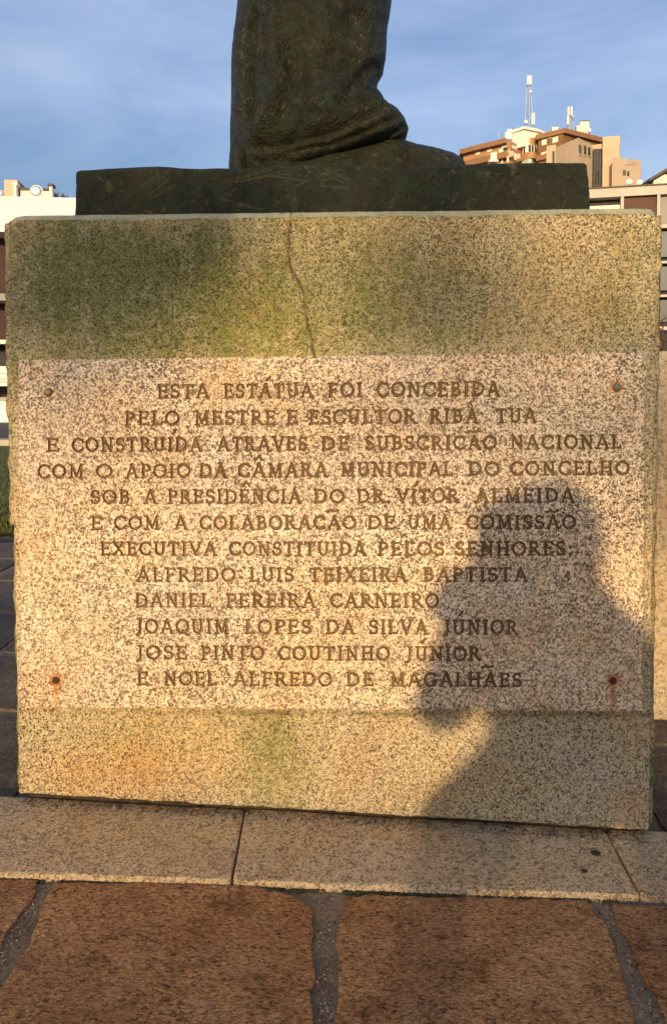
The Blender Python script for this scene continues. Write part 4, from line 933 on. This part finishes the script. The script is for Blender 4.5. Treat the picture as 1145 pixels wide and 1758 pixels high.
# apartment block on the hill, 200 m away
ap = thing('apartment_block', at(900, 640, 215), 'ochre brown apartment block with stepped balconies on the skyline at right', 'building')
YA = 200.
plan = [pl(48, 209.5), pl(150, 205.2), pl(300, 199.5), pl(345, 203), pl(372, 204.5), pl(440, 203.5), pl(452, 200.5), pl(580, 195.5), pl(805, 205)]
backp = [(p[0]+6, p[1]+26) for p in (plan[-1], plan[0])]
def band(name, pts, off, z0, z1, mat, par=ap, back_=None):
    # push the street side outwards (towards the camera) by off
    P_ = [np.array(p) for p in pts]; out = []
    for i, p in enumerate(P_):
        d = P_[min(i+1, len(P_)-1)]-P_[max(i-1, 0)]; d /= np.linalg.norm(d); n_ = np.array([d[1], -d[0]]); out.append(tuple(p+n_*off))
    bp = back_ or [(pts[-1][0]+2, pts[-1][1]+20), (pts[0][0]+2, pts[0][1]+20)]
    return wallpoly(name, out+bp, z0, z1, mat, par)
ZA = lambda y, Y=YA: hz(ZY(y), Y)
zroofL = ZA(393, 199.5); zroofR = ZA(346, 195.5)
left = plan[:3]; mid = plan[2:7]; rgt = plan[6:]
SH = 2.75*1.0
core = wallpoly('wall', plan+backp, 0, zroofL-.5, 'brownwall', ap)
band('roof_parapet', left, 1.6, ZA(420, 199.5), zroofL, 'brownband')
for k in range(3):
    zt2 = zroofL-3.05-k*3.0; band('balcony_parapet', left, 1.5, zt2-1.55, zt2-.1, 'brownband')
wallpoly('wall', rgt+[(rgt[-1][0]+4, rgt[-1][1]+18), (rgt[0][0]+3, rgt[0][1]+18)], 0, zroofR-.6, 'brownwall', ap)
band('roof_parapet', rgt, 1.1, ZA(372, 195.5), zroofR, 'brownband')
for k in range(2):
    zt2 = zroofR-5.0-k*3.0; band('balcony_parapet', rgt, .9, zt2-1.2, zt2, 'brownband')
# rounded bay and balcony in the corner
def curve(zx0, zx1, Y, bulge, n=9): return [(lambda p: (p[0], p[1]-bulge*math.sin(math.pi*i/n)))(pl(zx0+(zx1-zx0)*i/n, Y)) for i in range(n+1)]
bay = curve(362, 446, 203.4, 2.0); wallpoly('bay_wall', bay+[(bay[-1][0], 208), (bay[0][0], 208)], ZA(640, 202), ZA(392, 202), 'brownwall', ap)
bal = curve(346, 456, 202.6, 3.4); wallpoly('balcony', bal+[(bal[-1][0], 207), (bal[0][0], 207)], ZA(503, 200), ZA(470, 200), 'brownwall', ap)
gg = curve(362, 430, 201.9, 2.4); wallpoly('conservatory', gg+[(gg[-1][0], 206), (gg[0][0], 206)], ZA(560, 200), ZA(504, 200), 'glassgreen', ap)
for i, (a, b_) in enumerate(((371, 381), (384, 394), (397, 411), (414, 426), (430, 440))):
    pa, pb_ = pl(a, 202.4-1.8*math.sin(math.pi*(a-362)/84)), pl(b_, 202.4-1.8*math.sin(math.pi*(b_-362)/84)); f_ = Fr(np.array([*pa, 0]), math.atan2(pb_[1]-pa[1], pb_[0]-pa[0]))
    w = math.hypot(pb_[0]-pa[0], pb_[1]-pa[1]); o = MB().box((0, 0, ZA(468, 201)), (w, .4, ZA(430, 201)), f_).build('window', 'glassdark' if i not in (1,) else 'shutter', ap)
    MB().box((-.12, -.06, ZA(470, 201)), (.0, .3, ZA(428, 201)), f_).build('frame', 'shutter', o)
def shut(seg, a, b_, ya, yb, mat='shutter', off=-.12, name='window'):
    p, q_ = plan[seg], plan[seg+1]; f_ = Fr(np.array([*p, 0]), math.atan2(q_[1]-p[1], q_[0]-p[0])); u0, z1 = f_.px(ZX(a), ZY(ya), off); u1, z0 = f_.px(ZX(b_), ZY(yb), off)
    return MB().box((u0, off, z0), (u1, .3, z1), f_).build(name, mat, ap)
for a in ((0, 92, 104, 462, 474), (0, 114, 137, 468, 482), (1, 176, 201, 449, 466), (1, 256, 280, 437, 450), (1, 240, 262, 456, 470), (1, 252, 292, 500, 524), (1, 178, 236, 508, 524), (2, 313, 335, 433, 460)): shut(*a)
shut(1, 262, 284, 448, 458, 'glassdark', -.2); shut(1, 262, 280, 512, 524, 'glassdark', -.2)
for a in ((7, 470, 495, 407, 430), (7, 528, 557, 393, 416), (7, 468, 494, 474, 496), (7, 498, 510, 387, 397), (7, 511, 523, 384, 395)): 
    shut(a[0]-0 if a[0] < len(plan)-1 else 6, *a[1:]) if False else shut(6, *a[1:])
shut(6, 480, 494, 481, 490, 'glassdark', -.3)
shut(7, 640, 655, 396, 406, 'redpanel', -.2); shut(7, 690, 697, 390, 400)
# pair of concrete flues standing on a balcony
fx = pl(204, 199.0); MB().box((pl(196, 198)[0], 198.2, ZA(505, 198)), (pl(212, 198)[0], 199.6, ZA(466, 198))).build('flue', 'cream', ap); MB().box((pl(214, 198)[0], 198.2, ZA(505, 198)), (pl(229, 198)[0], 199.6, ZA(462, 198))).build('flue', 'cream', ap)
MB().box((pl(186, 198)[0], 197.9, ZA(515, 198)), (pl(236, 198)[0], 200, ZA(506, 198))).build('ledge', 'shutter', ap)
# laundry hung on the balcony
for i, (x0, x1, yt, yb) in enumerate(((291, 316, 456, 490), (318, 352, 470, 504))):
    A_, B_ = at(ZX(x0), ZY(yt), 197.6), at(ZX(x1), ZY(yt+9), 198.2); V = []; h = (yb-yt)/3.137*.141
    for j in range(7):
        p = A_+(B_-A_)*j/6; wv_ = .25*math.sin(j*2.1); V += [p+np.array([0, wv_*.3, -.25*math.sin(math.pi*j/6)]), p+np.array([.1, wv_, -h-.3*math.sin(j)])]
    o = mobj('hanging_sheet', V, [(2*j, 2*j+2, 2*j+3, 2*j+1) for j in range(6)], 'cloth'); md = o.modifiers.new('thickness', 'SOLIDIFY'); md.thickness = .04
    tag(o, ['shorter pink sheet hung at the corner of the brown apartment block', 'longer pink sheet hung right of the first on the apartment block'][i], 'laundry')
# white penthouse, chimneys
ph = thing('penthouse', at(900, 230, 205), 'bright white penthouse storey on the brown apartment roof', 'penthouse')
pp_ = [pl(310, 203.5), pl(375, 200.6), pl(446, 203), pl(492, 206), pl(492, 214), pl(310, 214)]
wallpoly('wall', pp_, zroofL-1.5, ZA(362, 203), 'white_wall', ph)
pp2 = [pl(308, 203), pl(375, 199.8), pl(452, 202.3), pl(500, 205.5), pl(500, 215), pl(308, 215)]
wallpoly('roof_slab', pp2, ZA(361, 203), ZA(347, 203), 'white_wall', ph)
def abox(name, x0, y0, x1, y1, Y, dep, mat, label, cat, lid=None):
    t = thing(name, (pl((x0+x1)/2, Y)[0], Y+dep/2, hz(ZY(y1), Y)), label, cat)
    MB().box((pl(x0, Y)[0], Y, hz(ZY(y1), Y)), (pl(x1, Y)[0], Y+dep, hz(ZY(y0), Y))).build('body', mat, t)
    if lid: MB().box((pl(x0, Y)[0]-.12, Y-.12, hz(ZY(y0), Y)+.01), (pl(x1, Y)[0]+.12, Y+dep+.12, hz(ZY(y0), Y)+.25)).build('cap', lid, t)
    return t
t = abox('chimney', 284, 341, 306, 395, 202, 1.5, 'white_wall', 'white chimney left of the penthouse', 'chimney'); MB().box((pl(272, 202)[0], 202.05, hz(ZY(395), 202)), (pl(283.8, 202)[0], 203.4, hz(ZY(358), 202))).build('shoulder', 'white_wall', t)
abox('roof_vent', 525, 340, 556, 356, 204, 2., 'white_wall', 'low white vent box on the roof right of the penthouse', 'vent', 'white_wall')
abox('chimney', 656, 335, 675, 368, 206, 1.5, 'cream', 'short cream chimney left of the flue cluster', 'chimney', 'shutter')
cl = thing('flue_cluster', (pl(700, 206)[0], 207, ZA(362, 206)), 'cluster of four cream flues with dark cowls on the apartment roof', 'chimney')
for k, x in enumerate((684, 697, 709, 720)):
    fl2 = MB().tube([(pl(x, 206)[0], 206.6, ZA(375, 206)), (pl(x, 206)[0], 206.6, ZA(304, 206))], .40, 10).build('flue', 'cream', cl, True); MB().tube([(pl(x, 206)[0], 206.6, ZA(303.5, 206)), (pl(x, 206)[0], 206.6, ZA(299, 206))], .42, 10).build('cowl', 'rooftile', fl2)
abox('roof_vent', 722, 346, 733, 362, 205.3, 1., 'white_wall', 'small round-looking white vent by the flue cluster', 'vent')
# mobile phone masts
def lattice(x, Y, z0, z1, w, parent, n=12):
    mb = MB()
    for k in range(3):
        a = 2.094*k+.4; mb.tube([(x+w*math.cos(a), Y+w*math.sin(a), z0), (x+w*.45*math.cos(a), Y+w*.45*math.sin(a), z1)], .07, 5)
    mb.build('mast_leg', 'metal', parent); mb = MB()
    for i in range(n):
        za, zb2 = z0+(z1-z0)*i/n, z0+(z1-z0)*(i+1)/n; ww, w2 = w*(1-.55*i/n), w*(1-.55*(i+1)/n)
        for k in range(3):
            a, b_ = 2.094*k+.4, 2.094*(k+1)+.4; mb.tube([(x+ww*math.cos(a), Y+ww*math.sin(a), za), (x+w2*math.cos(b_), Y+w2*math.sin(b_), zb2)], .04, 4)
    mb.build('bracing', 'metal', parent)
def panel(x0, x1, y0, y1, Y, par): MB().box((pl(x0, Y)[0], Y-.2, ZA(y1, Y)), (pl(x1, Y)[0], Y+.2, ZA(y0, Y))).build('antenna_panel', 'antenna', par)
Ym = 206.; t = thing('antenna_mast', (pl(398, Ym)[0], Ym, ZA(350, Ym)), 'tall lattice phone mast with panel antennas above the penthouse', 'mast')
lattice(pl(399, Ym)[0], Ym, ZA(348, Ym), ZA(100, Ym), 1.15, t, 14)
for a in ((388, 395, 56, 103), (396.5, 404, 54, 102), (406, 413, 56, 103)): panel(*a, Ym-.9, t)
panel(413, 419, 258, 318, Ym-.9, t); panel(423, 430, 256, 318, Ym-.9, t); MB().tube([(pl(423, Ym)[0], Ym, ZA(345, Ym)), (pl(423, Ym)[0], Ym, ZA(256, Ym))], .12, 6).build('pole', 'metal', t)
MB().tube([(pl(399, Ym)[0], Ym, ZA(100, Ym)), (pl(399, Ym)[0], Ym, ZA(42, Ym))], .10, 6).build('top_pole', 'metal', t)
cc = np.array([pl(378, Ym)[0], Ym-1., ZA(311, Ym)]); MB().tube([cc, cc+np.array([0, -.4, .02])], .42, 12).build('dish_drum', 'antenna', t); MB().tube([cc, (pl(395, Ym)[0], Ym, ZA(313, Ym))], .06, 5).build('dish_arm', 'metal', t)
cc = np.array([pl(402, Ym)[0], Ym-1., ZA(150, Ym)]); MB().tube([cc, cc+np.array([0, -.4, .02])], .26, 12).build('dish_drum', 'antenna', t)
Ym = 203.; t = thing('antenna_mast', (pl(621, Ym)[0], Ym, ZA(350, Ym)), 'shorter phone mast with paired panel antennas above the right wing', 'mast')
MB().tube([(pl(618, Ym)[0], Ym, ZA(355, Ym)), (pl(618, Ym)[0], Ym, ZA(226, Ym))], .16, 6).build('pole', 'metal', t); lattice(pl(625, Ym)[0], Ym+.5, ZA(355, Ym), ZA(262, Ym), 1.0, t, 5)
for a in ((606, 614, 227, 272), (622, 631, 226, 274), (604, 613, 276, 322)): panel(*a, Ym-.8, t)
MB().tube([(pl(630, Ym)[0], Ym-.6, ZA(280, Ym)), (pl(636, Ym)[0], Ym-.6, ZA(284, Ym))], .5, 10).build('dish_drum', 'metal', t)
p_ = pl(237, 204); t = thing('roof_aerial', (*p_, zroofL), 'thin aerial on the left wing of the apartment roof', 'aerial'); MB().tube([(*p_, zroofL-.2), (*p_, ZA(350, 204))], .06, 5).build('pole', 'metal', t); MB().tube([(p_[0]-1.4, p_[1], ZA(362, 204)), (p_[0]+.2, p_[1], ZA(360, 204))], .03, 4).build('crossbar', 'metal', t)

# ================================================================== BEHIND THE CAMERA: the photographer and the trees whose shadows fall here
def sh_pt(px, py, Y):
    "the point at depth Y whose shadow falls on the pedestal face at this pixel"
    p = at(px, py, 0.); return p+S*(Y/S[1])
J = {'pelvis': sh_pt(960, 1330, -2.22), 'waist': sh_pt(935, 1240, -2.20), 'chest': sh_pt(950, 1130, -2.16), 'neck': sh_pt(948, 1045, -2.12), 'head': sh_pt(950, 985, -2.08), 'crown': sh_pt(950, 920, -2.08),
     'shl': sh_pt(838, 1085, -2.13), 'ell': sh_pt(746, 1235, -1.94), 'wrl': CAM+np.array([-.045, -.06, -.07]), 'hal': CAM+np.array([-.045, -.028, .02]),
     'shr': sh_pt(1062, 1100, -2.13), 'elr': sh_pt(1140, 1235, -1.94), 'wrr': CAM+np.array([.07, -.06, -.07]), 'har': CAM+np.array([.06, -.028, .02]),
     'hpl': sh_pt(885, 1345, -2.20), 'knl': sh_pt(762, 1402, -1.86), 'anl': None, 'tol': None, 'hpr': sh_pt(1050, 1320, -2.20), 'knr': sh_pt(1120, 1330, -1.84), 'anr': None, 'tor': None}
for s_ in 'lr':
    k_ = J['kn'+s_]; x = k_[0]; gzv = float(gz(x, -2.0)); J['an'+s_] = np.array([x, -2.06, gzv+.09]); J['to'+s_] = np.array([x, -1.88, gzv+.045])
R_ = dict(pelvis=.15, waist=.165, chest=.15, neck=.055, head=.085, crown=.085, shl=.085, ell=.058, wrl=.045, hal=.035, shr=.075, elr=.075, wrr=.045, har=.035, hpl=.10, knl=.065, anl=.045, tol=.04, hpr=.13, knr=.065, anr=.045, tor=.04)
ED = [('pelvis', 'waist'), ('waist', 'chest'), ('chest', 'neck'), ('neck', 'head'), ('head', 'crown'), ('chest', 'shl'), ('shl', 'ell'), ('ell', 'wrl'), ('wrl', 'hal'), ('chest', 'shr'), ('shr', 'elr'), ('elr', 'wrr'), ('wrr', 'har'), ('pelvis', 'hpl'), ('hpl', 'knl'), ('knl', 'anl'), ('anl', 'tol'), ('pelvis', 'hpr'), ('hpr', 'knr'), ('knr', 'anr'), ('anr', 'tor')]
keys = list(J); me = bpy.data.meshes.new('person'); me.from_pydata([tuple(J[k]) for k in keys], [(keys.index(a), keys.index(b_)) for a, b_ in ED], [])
person = bpy.data.objects.new('person', me); COL.objects.link(person)
tag(person, 'crouching photographer in a dark jacket whose shadow falls on the plaque', 'person')
md = person.modifiers.new('skin', 'SKIN'); md.use_smooth_shade = True
for v, k in zip(me.skin_vertices[0].data, keys): v.radius = (R_[k], R_[k]*(.8 if k in ('chest', 'waist', 'pelvis') else 1)); v.use_root = (k == 'pelvis')
person.modifiers.new('subd', 'SUBSURF').levels = 2
M['jacket'] = plain('dark_jacket', (.035, .04, .055), .85, .2, 20); me.materials.append(M['jacket'])
# hair cap
hc = (J['head']+J['crown'])/2; V = []; Fc = []
for i in range(9):
    for j in range(16):
        th = math.pi*i/8; ph_ = 6.2832*j/16; V.append(hc+np.array([.098*math.sin(th)*math.cos(ph_), .115*math.sin(th)*math.sin(ph_)-.01, .125*math.cos(th)+.02]))
Fc = [(i*16+j, (i+1)*16+j, (i+1)*16+(j+1) % 16, i*16+(j+1) % 16) for i in range(8) for j in range(16)]
M['hair'] = plain('dark_hair', (.03, .02, .014), .7, .3, 60); mobj('hair', V, Fc, 'hair', person, True)
sc_ = sh_pt(885, 1035, -2.06); V = [sc_+np.array([.135*math.sin(math.pi*i/8)*math.cos(6.2832*j/16)*(1.25 if j in range(0, 17) else 1), .10*math.sin(math.pi*i/8)*math.sin(6.2832*j/16), .10*math.cos(math.pi*i/8)]) for i in range(9) for j in range(16)]
M['shadow_fill'] = plain('shadow_fill_cloth', (.16, .05, .04), .95, .3, 40); mobj('shadow_fill', V, Fc, 'shadow_fill', person, True)  # unseen lump added at the neck to close a gap in the cast shadow
phn = thing('phone', CAM+np.array([.006, -.03, -.07]), 'black phone held up by the crouching person', 'phone')
MB().box(CAM+np.array([-.03, -.026, -.13]), CAM+np.array([.045, -.018, .03])).build('body', 'rubber', phn)
MB().box(CAM+np.array([-.027, -.0275, -.125]), CAM+np.array([.042, -.0262, .025])).build('screen', 'glassdark', phn)
# trees: limbs pass through the sun's path; shade patches on the stone come from their leaf clumps
def tree(base, height, patches, dist, label, seed, extra=60):
    rg = np.random.default_rng(seed); t = thing('tree', base, label, 'tree', 'trees behind the viewer')
    top_ = np.array([base[0], base[1], height]); mb = MB(); mb.tube([np.array(base)-np.array([0, 0, .2]), np.array(base)*np.array([1, 1, 0])+np.array([.1, 0, height*.4]), top_], [.22, .16, .05], 9)
    V = []; Fc = []
    def clump(c, r, n, sz=.055):
        for _ in range(n):
            d = rg.normal(size=3); d /= np.linalg.norm(d); p = c+d*r*rg.random()**.5; a = rg.normal(size=3); a /= np.linalg.norm(a); b_ = np.cross(a, rg.normal(size=3)); b_ /= np.linalg.norm(b_); s = sz*(.6+.8*rg.random()); k = len(V)
            V.extend([p-a*s, p-b_*s*.45, p+a*s, p+b_*s*.45]); Fc.append((k, k+1, k+2, k+3))
    for (px, py, r, n) in patches:
        p = at(px, py, 0.)+S*dist; clump(p, r, n); h0 = max(1.6, min(p[2]-.6, height*.8)); s0 = np.array([base[0]+.05, base[1], h0])
        mb.tube([s0, (s0+p)/2+np.array([0, 0, .15]), p], [.05, .03, .012], 6)
    for _ in range(extra):
        a = rg.random()*6.28; rr = 2.2*rg.random()**.5; z = height*(.62+.42*rg.random()); p = np.array([base[0]+rr*math.cos(a), base[1]+rr*math.sin(a), z]); clump(p, .45, 45, .07); mb.tube([(base[0], base[1], z-1.0), p], [.04, .012], 5)
    mb.build('trunk', 'bark', t); mobj('crown', V, Fc, 'leaf', t)
dist = 12.
pc = at(300, 450, 0.)+S*dist
tree((float(pc[0]-1.2), float(pc[1]), 0.), 7.5, [(110, 430, .16, 260), (250, 455, .15, 240), (350, 410, .13, 220), (30, 470, .12, 170), (170, 520, .12, 120), (60, 560, .1, 90), (290, 500, .09, 90)], dist, 'leafy tree behind the viewer, left, shading the bronze', 5)
dist = 15.
pc = at(800, 450, 0.)+S*dist
tree((float(pc[0]+1.6), float(pc[1]), 0.), 8., [(740, 430, .2, 75), (790, 510, .2, 55), (720, 570, .18, 40), (60, 720, .05, 22), (215, 690, .06, 26), (1130, 650, .07, 30), (950, 690, .06, 16)], dist, 'leafy tree behind the viewer, further right', 9)

# unseen foliage row added far behind the viewer to shade the paving
hy = -15.; hx = -math.tan(SUN_AZ)*15; hh_ = -.08+(15-.30)/math.cos(SUN_AZ)*math.tan(SUN_EL)
hd = thing('shade_hedge', (hx, hy, 0), 'unseen foliage row added behind the viewer to shade the paving', 'shade_hedge'); rg = np.random.default_rng(17)
MB().box((hx-9, hy-.45, -.1), (hx+9, hy+.45, hh_*.45)).build('stems', 'bark', hd)
n = 16000; c = np.stack([hx+rg.uniform(-9.1, 9.1, n), hy+rg.uniform(-.55, .55, n), np.where(rg.random(n) < .5, hh_-rg.random(n)**2*.22, rg.uniform(0, hh_, n))], -1)
a = rg.normal(size=(n, 3)); a /= np.linalg.norm(a, axis=1)[:, None]; b = np.cross(a, rg.normal(size=(n, 3))); b /= np.linalg.norm(b, axis=1)[:, None]
V = np.stack([c-a*.06, c-b*.03, c+a*.06, c+b*.03], 1).reshape(-1, 3); mobj('foliage', V, [(4*i, 4*i+1, 4*i+2, 4*i+3) for i in range(n)], 'leaf', hd)
